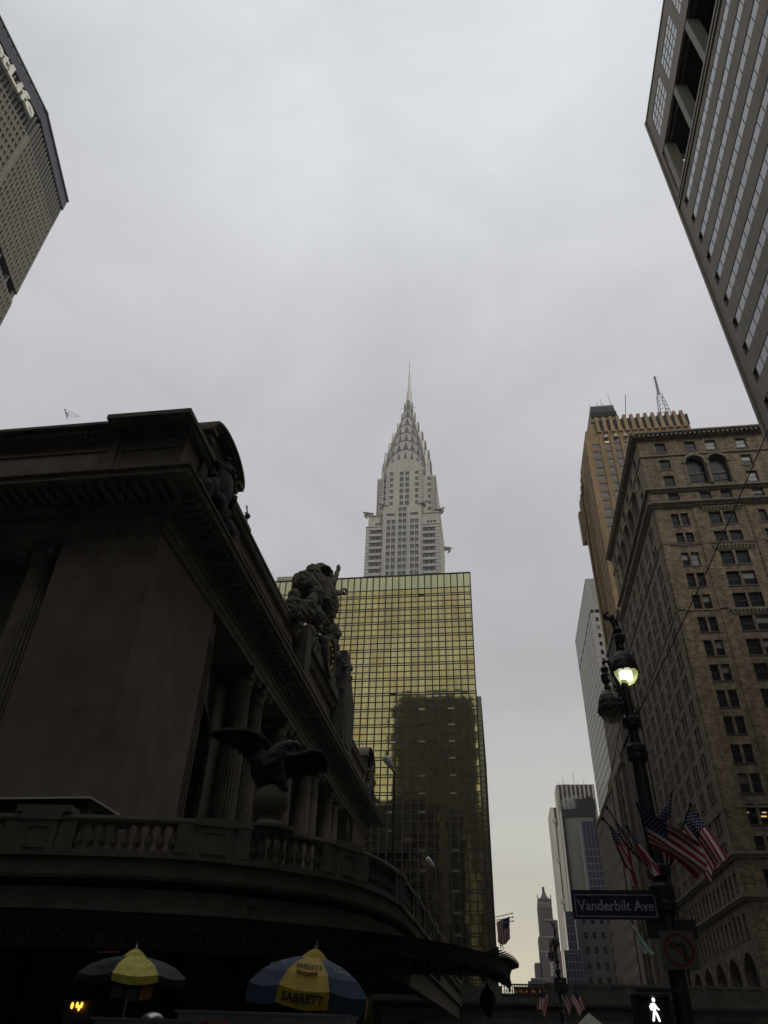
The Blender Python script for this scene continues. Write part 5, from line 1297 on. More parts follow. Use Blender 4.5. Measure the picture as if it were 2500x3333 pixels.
F1.wall(wl, 0, 24, 0, 88, h1, 0.25); wl.box((32.9, 158.5, 0), (48, 182, 88)); wl.box((32.1, 181.99, 0), (33, 182, 88))
for a in (0.2, 3.0, 6.0, 9.2, 12.4, 15.6, 18.0): F1.box(wl, a, a+1.2, 0, 86, -0.35, 0)
F1.box(wl, -0.4, 24, 85.8, 87, -0.6, 0.1); F1.box(wl, -0.3, 24, 62, 62.5, -0.5, 0)
for k in range(6): F1.box(wl, 0, 24, 14+k*3.1, 14.25+k*3.1, -0.15, 0)
wl.build('wall', 'stone_m', bb); B.flush(100)

# ================================================================ EMBOSSED STEEL TOWER (white, small windows)
mo = thing('steel_clad_tower', 'pale steel-clad tower with tiny square windows rising beside the ochre tower', 'building', (60, 320, 0))
F1 = Face((46.8, 290, 0), (1,0,0)); F2 = Face((46.8, 353, 0), (0,-1,0))
B = Bld(mo, ('frame', 'darkpane', 'winc'), (8, 1, 0), 0.12)
wl = MB(); h1 = []; h2 = []
for k in range(38):
    z = 154.8-3.85*k
    if z < 10: break
    for a in [1.6+2.85*j for j in range(12)]: h1.append((a, a+1.25, z-2.0, z)); B.win(F1, a, a+1.25, z-2.0, z, 'tiny')
    for a in [1.5+2.9*j for j in range(21)]: h2.append((a, a+1.15, z-1.9, z)); B.win(F2, a, a+1.15, z-1.9, z, 'tiny')
F1.wall(wl, 0, 40, 0, 157, h1, 0.13); F2.wall(wl, 0, 63, 0, 157, h2, 0.13); wl.box((48, 291, 0), (86, 352.5, 157))
wl.build('wall', 'mobil', mo)
mb = MB(); mb.box((48, 291, 157), (86, 352, 158.6)); mb.build('mechanical_slot', 'darkvoid', mo)
mb = MB(); mb.box((46.8, 290, 158.6), (87, 353, 174.2), 0); mb.box((46.7, 289.9, 173.6), (87, 353.1, 174.3), 0)
for a in [0.9+2.95*j for j in range(12)]:
    F1.box(mb, a+1.0, a+2.3, 161, 171.5, -0.06, 0, 1)
F1.box(mb, 0, 1.8, 157, 158.6, 0, 1, 0)
for a in [0.0+9*j for j in range(8)]: F2.box(mb, a, min(a+1.6, 63), 157, 158.6, 0.0, 1.2, 0)
mb.build('top_storey', ['mobil_top', 'mobil_lv'], mo); B.flush(100)

# ================================================================ FAR GROUP
def strips(name, label, x0, x1, y0, y1, z1, pitch, frac, m1, m2, zlow=0):
    t = thing(name, label, 'building', ((x0+x1)/2, (y0+y1)/2, 0)); mb = MB(); mb.box((x0, y0, zlow), (x1, y1, z1)); mb.build('wall', m1, t)
    mb = MB(); x = x0+pitch*0.6
    while x+pitch*frac < x1: mb.box((x, y0-0.08, zlow), (x+pitch*frac, y0, z1-0.2)); x += pitch
    mb.build('window_strip', m2, t); return t
t = strips('striped_tower', 'distant tower with white and dark vertical stripes and steam at its foot', 32.4, 51.6, 395, 410, 114.3, 2.2, 0.5, 'stripew', 'striped')
mb = MB()
for x, h in ((34, 2.4), (36.5, 5), (42, 7), (44, 2.5), (47, 3.4)): mb.tube([(x, 398, 114), (x, 398, 114+h)], 0.12, 5)
mb.box((35.2, 397, 114.3), (39.5, 400, 115.0)); mb.build('roof_fitting', 'granite_p', t)
t = strips('narrow_striped_tower', 'narrow distant tower with two dark stripes left of the dark-framed slab', 32.4, 40.6, 454, 480, 118.2, 3.3, 0.45, 'stripew', 'striped')
mb = MB()
for k in range(7): mb.box((33.5+(k%3)*2.2, 453.6, 110-k*7), (35+(k%3)*2.2, 453.9, 112-k*7))
mb.build('balcony', 'grey_wall', t)
F5 = Face((36.5, 430, 0), (1,0,0))
gr = thing('gridded_slab', 'slim distant slab of fine pale window grid beside the blank grey wall', 'building', (36, 436, 0))
mb = MB(); mb.box((34.2, 430.2, 0), (37.6, 444, 104)); mb.build('wall', 'striped', gr)
mb = MB()
for k in range(34): mb.box((34.2, 430, 3*k), (37.6, 430.2, 3*k+0.9))
for x in (34.2, 35.3, 36.4, 37.4): mb.box((x, 429.95, 0), (x+0.2, 430.0, 104))
mb.build('window_grid', 'stripew', gr)
df = thing('dark_framed_slab', 'blank grey slab wall framed in black behind the blue glass block', 'building', (42, 384, 0))
mb = MB(); mb.box((32.3, 380, 0), (33.6, 390, 98.4)); mb.box((33.6, 380, 94.9), (48.6, 390, 98.4)); mb.box((40.0, 379.9, 98.4), (49.0, 390, 103.2)); mb.box((47.3, 380, 0), (48.6, 390, 94.9)); mb.box((45.2, 382, 103.2), (47.4, 386, 104.8))
mb.build('frame', 'striped', df)
mb = MB(); mb.box((33.6, 380.6, 0), (47.3, 390, 94.9)); mb.build('blank_wall', 'grey_wall', df)
bl = thing('blue_glass_block', 'dark blue glass block with pale grid in front of the steel-clad tower', 'building', (47, 372, 0))
mb = MB(); mb.box((40.4, 372.0, 0), (50.6, 379, 90.8)); mb.build('glass_wall', 'bluegl', bl)
mb = MB(); F5 = Face((40.4, 372.0, 0), (1,0,0))
for k in range(7): F5.box(mb, k*1.7-0.08, k*1.7+0.08, 0, 90.8, -0.12, 0)
for k in range(24): F5.box(mb, 0, 10.2, 78.5-k*3.1, 78.8-k*3.1, -0.1, 0)
mb.box((39.6, 372.3, 0), (40.4, 378, 89.5)); mb.build('glazing_bar', 'bluebar', bl)
sl_ = thing('light_stone_block', 'light grey stone block with small square windows low behind the street sign', 'building', (44, 362, 0))
F6 = Face((31.6, 360, 0), (1,0,0)); B = Bld(sl_, ('frame', 'glass', 'winc', 'lit'), (6, 1, 0), 0.3); wl = MB(); h1 = []
for k in range(8):
    z = 49.2-5.4*k
    for a in [2.6+3.6*j for j in range(9)]: h1.append((a, a+1.7, z-2.5, z)); B.win(F6, a, a+1.7, z-2.5, z, 'tiny', 3 if (k == 7 and a < 9) else (1 if k > 1 else None))
F6.wall(wl, 0, 36, 0, 58, h1, 0.35); wl.box((32.5, 361, 0), (67, 366, 57.9)); wl.box((31.6, 360.9, 0), (31.7, 366, 58))
for j in range(10): F6.box(wl, 0.6+3.6*j, 1.5+3.6*j, 0, 58, -0.3, 0)
wl.build('wall', 'stone_l', sl_); B.wm = ('frame', 'glass', 'winc', 'lit'); B.flush(100)
b2 = thing('low_blue_glass_block', 'low dark blue gridded glass block at the foot of the light stone one', 'building', (28, 352, 0))
mb = MB(); mb.box((24.6, 350, 0), (31.5, 358, 36)); mb.box((26.6, 350, 36), (30.2, 358, 50)); mb.build('glass_wall', 'bluegl', b2)
mb = MB(); F7 = Face((24.6, 350, 0), (1,0,0))
for k in range(6): F7.box(mb, k*1.35, k*1.35+0.14, 0, 36, -0.12, 0)
for k in range(13): F7.box(mb, 0, 6.9, k*2.9, k*2.9+0.25, -0.1, 0)
for k in range(4): F7.box(mb, 2.0+k*1.15, 2.14+k*1.15, 36, 50, -0.12, 0)
for k in range(5): F7.box(mb, 2.0, 5.6, 36+k*2.9, 36.25+k*2.9, -0.1, 0)
mb.build('glazing_bar', 'bluebar', b2)
# hotel tower at the end of the street
ht = thing('hotel_tower', 'distant dusky hotel tower with pointed crown and vertical lettering at the street end', 'building', (27, 530, 0))
mb = MB()
for x0, x1, z1, y0 in ((23.6, 32.0, 78, 520), (31.8, 34.6, 68.8, 521), (22.4, 33, 60, 519.5), (18.8, 23.2, 46, 521), (22.8, 34.8, 52, 519)): mb.box((x0, y0, 0), (x1, 540, z1))
mb.build('wall', 'tudor', ht)
for (x0, x1, z, y0) in ((23.4, 32.2, 78, 519.8), (26.5, 33.2, 68.6, 519.4), (22.4, 33.2, 59.6, 519.2), (22.6, 35, 51.6, 518.8), (18.6, 23.4, 45.8, 520.8)):
    mb = MB(); mb.box((x0, y0, z-0.3), (x1, y0+0.6, z+0.3)); mb.build('coping', 'tudor_l', ht)
for k in range(5): x = 24.3+k*1.75; mb = MB(); mb.box((x, 519.6, 75.2), (x+0.7, 520, 77.6)); mb.build('pale_panel', 'tudor_l', ht)
mb = MB(); mb.box((23.9, 520.5, 78), (31.7, 539, 80.6)); mb.hexa([Vector(q) for q in ((25.6,523,80.6), (30.4,523,80.6), (30.4,535,80.6), (25.6,535,80.6), (27.5,527,86), (28.7,527,86), (28.7,531,86), (27.5,531,86))]); mb.box((27.4, 526.8, 86), (28.8, 531, 88.2))
for x in (23.5, 31.6): mb.box((x, 520.2, 78), (x+0.5, 521, 82.8))
for x in (25.2, 26.9, 28.6, 30.2): mb.box((x, 520.3, 78), (x+0.4, 521, 81.5))
mb.build('crown', 'tudor', ht)
FT = Face((0, 518.7, 0), (1,0,0))
text('HOTEL', 1.7, 0.06, 'letter', FT, 25.9, 0, 49.0, ht)
for k, ch in enumerate('TUDOR'): text(ch, 2.1, 0.06, 'letter', FT, 27.6, 0, 46.9-k*1.85, ht)
lb = thing('low_street_end_block', 'low dark block with pale roof line left of the hotel tower', 'building', (20, 500, 0))
a, b = P(1729,3183,500), P(1778,3201,500); mb = MB(); mb.box((a.x, 500, 0), (b.x, 510, a.z)); mb.box((a.x-2, 499, 0), (b.x+3, 499.8, b.z+0.9)); mb.build('wall', 'dark_brick', lb)
mb = MB(); mb.box((a.x-0.1, 499.9, a.z-0.4), (b.x+0.1, 500, a.z)); 
for k in range(7): mb.box((a.x+k*1.7, 499.9, b.z+0.9), (a.x+0.15+k*1.7, 500, a.z))
mb.build('roof_line', 'bluebar', lb)
# steam
def cloud(name, label, c, s, dens):
    mb = MB(); mb.ball(c, 1.0, 0, 16, s); o = mb.build(name, 'frame', None, smooth=True); o.data.materials.clear()
    m = bpy.data.materials.new('steam'); m.use_nodes = True; t = m.node_tree; t.nodes.clear(); ou = t.nodes.new('ShaderNodeOutputMaterial'); pv = t.nodes.new('ShaderNodeVolumePrincipled')
    nz = t.nodes.new('ShaderNodeTexNoise'); nz.inputs['Scale'].default_value = 0.45; nz.inputs['Detail'].default_value = 4; g = t.nodes.new('ShaderNodeNewGeometry'); t.links.new(g.outputs['Position'], nz.inputs['Vector'])
    mr = t.nodes.new('ShaderNodeMapRange'); mr.inputs[1].default_value = 0.42; mr.inputs[2].default_value = 0.75; mr.inputs[3].default_value = 0; mr.inputs[4].default_value = dens
    t.links.new(nz.outputs[0], mr.inputs[0]); t.links.new(mr.outputs[0], pv.inputs['Density']); pv.inputs['Color'].default_value = (.85,.85,.85,1)
    t.links.new(pv.outputs[0], ou.inputs['Volume']); o.data.materials.append(m); tag(o, label, 'steam', kind='stuff'); return o
cloud('steam', 'faint white steam drifting over the black-framed slab roof', (38.5, 385, 102), (5.5, 3, 4.5), 0.5)

# ================================================================ VIADUCT over the street
vd = thing('viaduct', 'dark stone and steel road viaduct with pierced parapet crossing the street at the bottom', 'viaduct', (7, 98, 0))
mb = MB(); mb.box((-14.8, 97, 5.95), (31, 116, 6.45)); mb.box((-14.8, 96.7, 6.05), (31, 97, 6.6)); mb.box((-14.8, 96.8, 5.85), (31, 97.1, 6.05)); mb.build('deck', 'viad', vd)
mb = MB(); mb.box((4.4, 96.95, 6.6), (31, 97.3, 7.75)); mb.box((4.4, 96.85, 7.75), (31, 97.4, 8.0))
for k in range(14): mb.box((5+k*2, 96.85, 6.6), (5.4+k*2, 96.95, 7.75))
mb.box((-14.8, 96.95, 6.6), (-0.4, 97.3, 7.6)); mb.build('parapet', 'viad', vd)
mb = MB(); mb.box((-0.4, 97.0, 7.72), (4.4, 97.15, 7.86)); mb.box((-0.4, 97.0, 6.6), (4.4, 97.15, 6.95))
for k in range(17):
    x = -0.4+k*0.29; mb.box((x, 97.02, 6.95), (x+0.08, 97.12, 7.72)); 
    mb.bar((x, 97.07, 7.72), (x+0.145, 97.07, 7.5), 0.05); mb.bar((x+0.29, 97.07, 7.72), (x+0.145, 97.07, 7.5), 0.05)
mb.build('railing', 'viad_m', vd)
mb = MB(); segs = 22
for k in range(segs):
    t0, t1 = k/segs, (k+1)/segs; xa, xb = -14.8+45.8*t0, -14.8+45.8*t1
    za, zb = 2.2+3.5*math.sin(math.pi*t0)**0.6 if t0 > 0 else 1.0, 2.2+3.5*math.sin(math.pi*t1)**0.6 if t1 < 1 else 1.0
    for y in (97.3, 103, 109, 115):
        mb.hexa([Vector(q) for q in ((xa,y,min(za,5.7)), (xb,y,min(zb,5.7)), (xb,y+0.5,min(zb,5.7)), (xa,y+0.5,min(za,5.7)), (xa,y,min(za+0.35,5.8)), (xb,y,min(zb+0.35,5.8)), (xb,y+0.5,min(zb+.35,5.8)), (xa,y+0.5,min(za+.35,5.8)))])
    if k % 2: mb.bar((xa, 97.5, za), (xa, 97.5, 5.95), 0.25)
mb.box((-14.8, 97.2, 0), (-13.6, 116, 5.95)); mb.box((30, 97.2, 0), (31, 116, 5.95)); mb.build('steel_arch', 'viad_m', vd)
mb = MB(); mb.box((-13.6, 97.35, 3.6), (30, 97.9, 5.85)); mb.box((-13.6, 97.25, 4.9), (30, 97.35, 5.0)); mb.build('spandrel_wall', 'viad', vd)
rs = thing('cafe_sign', 'dim red board with broken yellow script behind the viaduct railing', 'sign', (2.8, 97.6, 6.6))
mb = MB(); mb.box((0.95, 97.35, 6.75), (4.35, 97.42, 7.6)); mb.build('board', 'redsign', rs)
mb = MB(); rnd = random.Random(4)
for k in range(26):
    x = 1.2+k*0.2
    if k in (7, 11, 12, 18): continue
    mb.bar((x, 97.0 if x > 4.4 else 97.2, 7.05+rnd.uniform(-.05,.05)), (x+rnd.uniform(-.05,.08), 97.0 if x > 4.4 else 97.2, 7.3+rnd.uniform(-.05,.08)), 0.045)
mb.build('script', 'yletter', rs)
wsn = thing('white_letter_panel', 'small panel of dense white lettering beside the red board on the viaduct', 'sign', (0.3, 97, 6.9))
mb = MB(); rnd = random.Random(9)
for k in range(11):
    x = -0.22+k*0.105; mb.box((x, 96.9, 6.98), (x+0.045, 96.95, 7.34))
    if k % 2: mb.bar((x, 96.92, 6.98), (x+0.12, 96.92, 7.34), 0.04)
for k in range(4): mb.box((-0.05+k*0.22, 96.9, 6.84), (0.08+k*0.22, 96.95, 6.9))
mb.build('letters', 'wletter', wsn)

# ================================================================ BLOCKS BEHIND THE CAMERA (they shade the street and show in the gold mirror)
def plain_block(name, label, x0, x1, y0, y1, z1, m1, steps=()):
    t = thing(name, label, 'building', ((x0+x1)/2, (y0+y1)/2, 0)); mb = MB(); mb.box((x0, y0, 0), (x1, y1, z1))
    for dx, zz in steps: mb.box((x0+dx, y0+dx, z1), (x1-dx, y1-dx, zz)); z1 = zz
    mb.build('wall', m1, t)
    mb = MB(); z = 6
    while z < z1-3:
        mb.box((x0+1, y1, z), (x1-1, y1+0.06, z+1.7)); 
        if x0 > 0: mb.box((x0-0.06, y0+1, z), (x0, y1-1, z+1.7))
        z += 3.8
    return t
plain_block('corner_block', 'dark office block on the near left corner behind the viewpoint', -90, -22, -90, -22, 82, 'shadeblock', ((6, 86),))
plain_block('street_block', 'unseen dark block on the near right behind the viewpoint, heightened to shade the street', 31.5, 90, -110, -20, 150, 'shadeblock', ((8, 165),))  # unseen; raised to keep light off the station and street
plain_block('setback_tower', 'tall setback tower far along the street behind the viewpoint', -84, -9.5, -350, -330, 246, 'shadeblock', ((3, 256), (8, 261)))
plain_block('avenue_block', 'unseen mid-height block left of the street behind the viewpoint, stretched to darken the gold mirror', -90, -14.6, -328, -92, 95, 'shadeblock')  # unseen; stretched so no bright sky shows low in the gold mirror
plain_block('far_block', 'unseen dark block along the right side of the street behind the viewpoint', 31, 100, -260, -125, 120, 'shadeblock')
plain_block('side_avenue_block', 'unseen block on the left across the side avenue, heightened to shade the station', -125, -62, -22, 30, 120, 'shadeblock')  # unseen; made tall to darken the station terrace
plain_block('mirror_gap_block', 'unseen dark block added behind the viewpoint to close the sky gap in the gold mirror', -40, 60, -740, -700, 262, 'shadeblock')  # added only to fill the bright slit in the gold reflection
# ================================================================ STREET LAMP, SIGNS, FLAGS
def lamp_post(label, x, y):
    t = thing('street_lamp', label, 'street lamp', (x, y, 0), 'twin street lamps with flag brackets')
    B0 = Vector((x, y, 0)); Y = y
    q = lambda px, py, dy=0: P(px, py, 14+dy) + Vector((x-2.69, y-14, 0))
    mb = MB(); mb.lathe([(0.3, 0), (0.3, 0.3), (0.22, 0.5), (0.2, 1.0), (0.15, 1.3), (0.135, 2.2), (0.13, 3.4), (0.12, 5.9), (0.09, 6.2), (0.075, 7.2), (0.05, 8.2)], B0, 14)
    for k in range(8):
        a = k*math.pi/4; mb.bar((x+0.125*math.cos(a), y+0.125*math.sin(a), 1.4), (x+0.105*math.cos(a), y+0.105*math.sin(a), 5.9), 0.02)
    mb.build('pole', 'iron', t, smooth=False)
    for z0, z1, r in ((3.5, 3.98, 0.2), (4.02, 4.25, 0.19), (5.98, 6.3, 0.185), (6.62, 6.82, 0.17)):
        mb = MB(); h = z1-z0; mb.lathe([(r*0.7, 0), (r, h*0.12), (r, h*0.35), (r*0.9, h*0.4), (r*0.9, h*0.5), (r, h*0.55), (r, h*0.85), (r*0.75, h)], (x, y, z0), 16)
        for k in range(6): a = k*math.pi/3; mb.ball((x+r*math.cos(a), y+r*math.sin(a), z0+h/2), 0.022, 0, 6)
        mb.build('collar', 'iron', t)
    # upper lamp: curls over the pole, lower lamp hangs lower on the left
    def lamp(c, k, lit):
        s = MB(); r = 0.255*k
        s.lathe([(r*1.0, -0.02*k), (r*1.07, 0.0), (r*1.07, 0.07*k), (r*0.98, 0.09*k), (r*0.95, 0.2*k), (r*0.8, 0.32*k), (r*0.5, 0.42*k), (r*0.2, 0.47*k), (0.075*k, 0.5*k), (0.06*k, 0.62*k), (0.1*k, 0.66*k), (0.11*k, 0.8*k), (0.07*k, 0.85*k), (0.09*k, 0.95*k), (0.05*k, 1.02*k)], c, 20)
        for j in range(10): a = j*math.pi/5; s.ball((c[0]+r*1.05*math.cos(a), c[1]+r*1.05*math.sin(a), c[2]-0.02), 0.035*k, 0, 6); s.bar((c[0]+r*0.97*math.cos(a), c[1]+r*0.97*math.sin(a), c[2]+0.1*k), (c[0]+r*0.5*math.cos(a), c[1]+r*0.5*math.sin(a), c[2]+0.425*k), 0.018)
        ho = s.build('lamp_hood', 'iron', t)
        g = MB(); g.lathe([(r*0.95, 0), (r*0.94, -0.07*k), (r*0.84, -0.15*k), (r*0.6, -0.235*k), (r*0.3, -0.28*k), (0.01, -0.295*k)], c, 20, caps=False); bo = g.build('lamp_bowl', 'bowl_lit' if lit else 'bowl_off', ho, smooth=True)
        if lit:
            g = MB(); g.lathe([(0.06, -0.2), (0.12, -0.17), (0.125, -0.03), (0.1, 0.0)], c, 12); g.build('bulb', 'bulb', ho, smooth=True)
        else:
            g = MB(); g.lathe([(0.05, -0.2), (0.09, -0.17), (0.1, -0.03), (0.08, 0.0)], c, 12); g.build('bulb', 'bowl_off', ho, smooth=True)
    c1 = q(2035,2186); c2 = q(1990,2314)
    lamp(c1, 0.96, True); lamp(c2, 0.91, False)
    mb = MB(); top1 = c1+Vector((0,0,1.0)); pt = Vector((x, y, 8.1))
    mb.tube([pt, (x+0.02, y, 8.5), (x-0.0, y, 8.85), (x-0.12, y, 9.0), top1+Vector((-0.02,0,.12)), top1], [0.05, 0.05, 0.05, 0.05, 0.045, 0.04], 8)
    pc = top1+Vector((-0.08,0,.2)); mb.ball(pc, 0.07, 0, 8, (1,1,1.3)); mb.tube([pc, pc+Vector((-0.12,0,-0.03)), pc+Vector((-0.14,0,0.09)), pc+Vector((-0.05,0,0.14))], 0.03, 6)
    t2 = c2+Vector((0,0,0.97)); mb.tube([(x-0.02, y, 6.8), (x-0.06, y, 7.2), (x-0.13, y, 7.55), t2+Vector((0.1,0,.06)), t2+Vector((0,0,.05)), t2], 0.04, 8)
    for k in range(7): f = k/6; mb.tube([(x-0.1*f, y, 6.9+0.55*f), (x-0.17-0.05*f, y, 6.95+0.5*f)], 0.02, 5)
    mb.tube([(x-0.05, y, 6.85), (x-0.2, y, 7.1), (x-0.12, y, 7.35), (x-0.22, y, 7.5)], 0.02, 5)
    mb.tube([(x+0.02, y, 7.2), (x+0.13, y, 6.98), (x+0.17, y, 7.15)], 0.02, 5)
    mb.build('scroll_arm', 'iron', t, smooth=True)
    return t
LX, LY = 2.69, 14.0
lp = lamp_post('near black twin street lamp with one lit globe and a street name sign', LX, LY)
l2 = copy_tree(lp, (3.62, 59.0, 0), 'far black street lamp small above the viaduct with flags low on its pole')
for o in bpy.data.objects:
    r = o.parent
    while r and r.parent: r = r.parent
    if r == l2 and o.type == 'MESH' and o.data.materials[0] in (M['bowl_lit'], M['bulb']): o.data = o.data.copy(); o.data.materials[0] = M['bowl_off']

def flag(label, root, tip, side, name='national_flag', hoist=0.72, fly=1.15, seed=1, twist=0.0, droop=1.0):
    """stick from root to tip with the cloth tied to its outer end, hanging in folds"""
    t = thing(name, label, 'flag', tuple(root), 'small national flags on lamp post brackets')
    root, tip = Vector(root), Vector(tip); d = (tip-root).normalized(); rnd = random.Random(seed)
    mb = MB(); mb.tube([root, tip], [0.018, 0.013], 7); mb.ball(tip, 0.03, 0, 7, (1,1,1.6)); mb.build('flag_stick', 'black', t)
    nu, nv = 30, 26; b0 = []; mb = MB()
    sv = Vector(side); sv = sv.normalized()*max(1.0, sv.length*1.5); down = Vector((0,0,-1))
    ph = rnd.uniform(0, 6)
    def pt(u, v):                                  # u along fly 0..1, v along hoist 0 (tip) .. 1
        h = tip - d*(0.05+v*hoist*0.98)
        w = sv*(0.62-0.25*v) + down*(0.72+0.35*u+0.2*v)*droop
        w.normalize(); nrm = w.cross(d).normalized()
        fold = math.sin(v*9.5+ph+u*1.5)*0.075*min(1, u*2.2) + math.sin(v*17+ph*2)*0.025*u
        gather = (v-0.5)*hoist*0.42*u
        return h + w*(u*fly*(1-0.08*math.sin(v*6+ph)*u)) + nrm*(fold+twist*u*(v-.5)) + d*gather
    for i in range(nu+1):
        for j in range(nv+1): mb.v.append(pt(i/nu, j/nv))
    for i in range(nu):
        for j in range(nv):
            st = j//2; mi = 0 if st % 2 == 0 else 1
            if i < nu*0.4 and j < 14: mi = 2
            mb.f.append([i*(nv+1)+j, (i+1)*(nv+1)+j, (i+1)*(nv+1)+j+1, i*(nv+1)+j+1]); mb.m.append(mi)
    cl = mb.build('cloth', ['fred', 'fwhite', 'fblue'], t, smooth=True)
    sm = MB()
    for r in range(9):
        for c in range(6 if r % 2 == 0 else 5):
            u = 0.4*(c+0.5+(0.5 if r % 2 else 0))/6; v = (r+0.7)/9*0.535; a = pt(u, v); b = pt(u+0.01, v); c_ = pt(u, v+0.02)
            e1 = (b-a).normalized(); e2 = (c_-a).normalized(); nn = e1.cross(e2).normalized()
            for sgn in (-1, 1):
                ce = a+nn*0.006*sgn
                sm.add([ce+e1*0.016*math.cos(k*math.pi/5)*(1 if k % 2 == 0 else 0.42)+e2*0.016*math.sin(k*math.pi/5)*(1 if k % 2 == 0 else 0.42) for k in range(10)], [tuple(range(10))])
    tag(sm.build('star', 'fwhite', cl), kind=None)
    return t
zc = 4.15
fl = [((1975,2628), .55, (0.12,0,0), 'leftmost upright flag behind, on the near lamp post, long stripes hanging down', 1),
      ((1962,2664), -.35, (0.1,0,0), 'lowest flag at the far left of the near lamp post', 2),
      ((2040,2690), -.85, (0.5,0.2,0), 'narrow rolled flag just left of the near lamp pole', 3),
      ((2074,2616), -.75, (1,-0.1,0), 'large open flag spread across the near lamp pole', 4),
      ((2185,2586), .2, (-0.35,0.2,0), 'highest flag right of the near lamp pole with starry corner on top', 5),
      ((2248,2618), -.3, (0.35,-0.2,0), 'second flag from the right on the near lamp post', 6),
      ((2272,2652), .4, (0.7,0.1,0), 'rightmost flag on the near lamp post', 7)]
for (px, py), dy, side, lab, sd_ in fl:
    tip = P(px, py, LY+dy); rt = Vector((LX, LY, zc)); dd = (tip-rt); dd.z = 0; rt = rt+dd.normalized()*0.16
    flag(lab, rt, tip, side, seed=sd_, hoist=0.56 if sd_ != 4 else 0.66, fly=(0.74, 0.66, 0.5, 1.0, 0.8, 0.85, 0.66)[sd_-1], twist=0.1*(sd_ % 3-1), droop=(2.2, 2.2, 0.9, 0.45, 0.9, 0.9, 0.9)[sd_-1])
fx, fy = 3.62, 59.0
for k, (dx, dz, lab) in enumerate(((-1.25, 1.0, 'left flag of the three on the far lamp post'), (0.05, 1.15, 'middle flag of the three on the far lamp post'), (1.05, 1.05, 'right flag of the three on the far lamp post'))):
    flag(lab, (fx+dx*0.1, fy-0.15, zc), (fx+dx, fy-0.9, zc+dz), (0.25*(-1 if dx < 0 else 1), -0.1, 0), seed=20+k, hoist=0.8, fly=1.15)

# street name sign
FSg = Face((0, 13.86, 0), (1,0,0))
ss = thing('street_name_sign', 'dark blue street name sign with white lettering hanging from the near lamp post', 'street sign', (1.88, 13.86, 3.45))
rt = R(-1.2)
mb = MB(); mb.box((1.19, 13.84, 3.405), (2.56, 13.88, 3.80)); mb.build('sign_board', 'signblue', ss)
mb = MB()
for a in ((1.23, 3.44, 2.52, 3.452), (1.23, 3.755, 2.52, 3.767), (1.23, 3.452, 1.242, 3.755), (2.508, 3.452, 2.52, 3.755)): mb.box((a[0], 13.834, a[1]), (a[2], 13.839, a[3]))
mb.build('border_line', 'signletter', ss)
def serif_text(txt, size, F, a, z, d, parent, m_):
    o = text(txt, size, 0.003, m_, F, a, d, z, parent, off=0.002)
    return o
o = serif_text('Vanderbilt Ave', 0.207, FSg, 1.272, 3.535, -0.027, ss, 'signletter')
mb = MB()                                             # serifs under and over the stems
me = o.data
xs = [v.co.x+BASE[ss.name].x for v in me.vertices]; x0, x1 = min(xs), max(xs)
sc_ = 1.215/(x1-x0)
for v in me.vertices: v.co.x = (v.co.x+BASE[ss.name].x-x0)*sc_+1.272-BASE[ss.name].x
# find stem feet: vertices on the base line, grouped
feet = sorted({round(v.co.x+BASE[ss.name].x, 3) for v in me.vertices if abs(v.co.z+BASE[ss.name].z-3.535) < 0.004})
tops = sorted({round(v.co.x+BASE[ss.name].x, 3) for v in me.vertices if v.co.z+BASE[ss.name].z > 3.535+0.138})
def groups(a):
    g = []; 
    for x in a:
        if g and x-g[-1][1] < 0.026: g[-1][1] = x
        else: g.append([x, x])
    return g
for g in groups(feet):
    if g[1]-g[0] < 0.06: mb.box((g[0]-0.012, 13.829, 3.533), (g[1]+0.012, 13.833, 3.541))
for g in groups(tops):
    if g[1]-g[0] < 0.05: mb.box((g[0]-0.013, 13.829, 3.676), (g[1]+0.006, 13.833, 3.684))
mb.build('serif', 'signletter', ss)
mb = MB(); mb.bar((2.5, 13.86, 3.78), (2.62, 13.92, 3.78), 0.03); mb.bar((2.5, 13.86, 3.44), (2.62, 13.92, 3.44), 0.03); mb.bar((1.2, 13.86, 3.82), (2.6, 13.86, 3.82), 0.03); mb.build('bracket', 'iron', ss)
# no left turn sign
nl = thing('turn_ban_sign', 'grey square sign with red ring and slash over a black left-turn arrow', 'traffic sign', (2.74, 13.8, 2.98))
FN = Face((2.745, 13.80, 0), (1,0,0)); zc0 = 2.985; hs_ = 0.262
mb = MB(); FN.box(mb, -hs_, hs_, zc0-hs_, zc0+hs_, 0, 0.015); mb.build('sign_plate', 'signgrey', nl)
mb = MB(); 
for a0, a1, z0, z1 in ((-hs_-.008, hs_+.008, zc0-hs_-.008, zc0-hs_), (-hs_-.008, hs_+.008, zc0+hs_, zc0+hs_+.008), (-hs_-.008, -hs_, zc0-hs_, zc0+hs_), (hs_, hs_+.008, zc0-hs_, zc0+hs_)): FN.box(mb, a0, a1, z0, z1, -0.002, 0.02)
mb.build('plate_rim', 'iron', nl)
mb = MB(); n_ = 40; r0, r1 = 0.19, 0.232
for k in range(n_):
    t0, t1 = 2*math.pi*k/n_, 2*math.pi*(k+1)/n_
    mb.add([FN.p(r0*math.cos(t0), -.004, zc0+r0*math.sin(t0)), FN.p(r1*math.cos(t0), -.004, zc0+r1*math.sin(t0)), FN.p(r1*math.cos(t1), -.004, zc0+r1*math.sin(t1)), FN.p(r0*math.cos(t1), -.004, zc0+r0*math.sin(t1))], [(0,1,2,3)])
a = 0.145; mb.add([FN.p(-a-.014, -.008, zc0+a-.014), FN.p(-a+.014, -.008, zc0+a+.014), FN.p(a+.014, -.008, zc0-a+.014), FN.p(a-.014, -.008, zc0-a-.014)], [(0,1,2,3)])
mb.build('ban_ring', 'signred', nl)
mb = MB(); D = -.0055
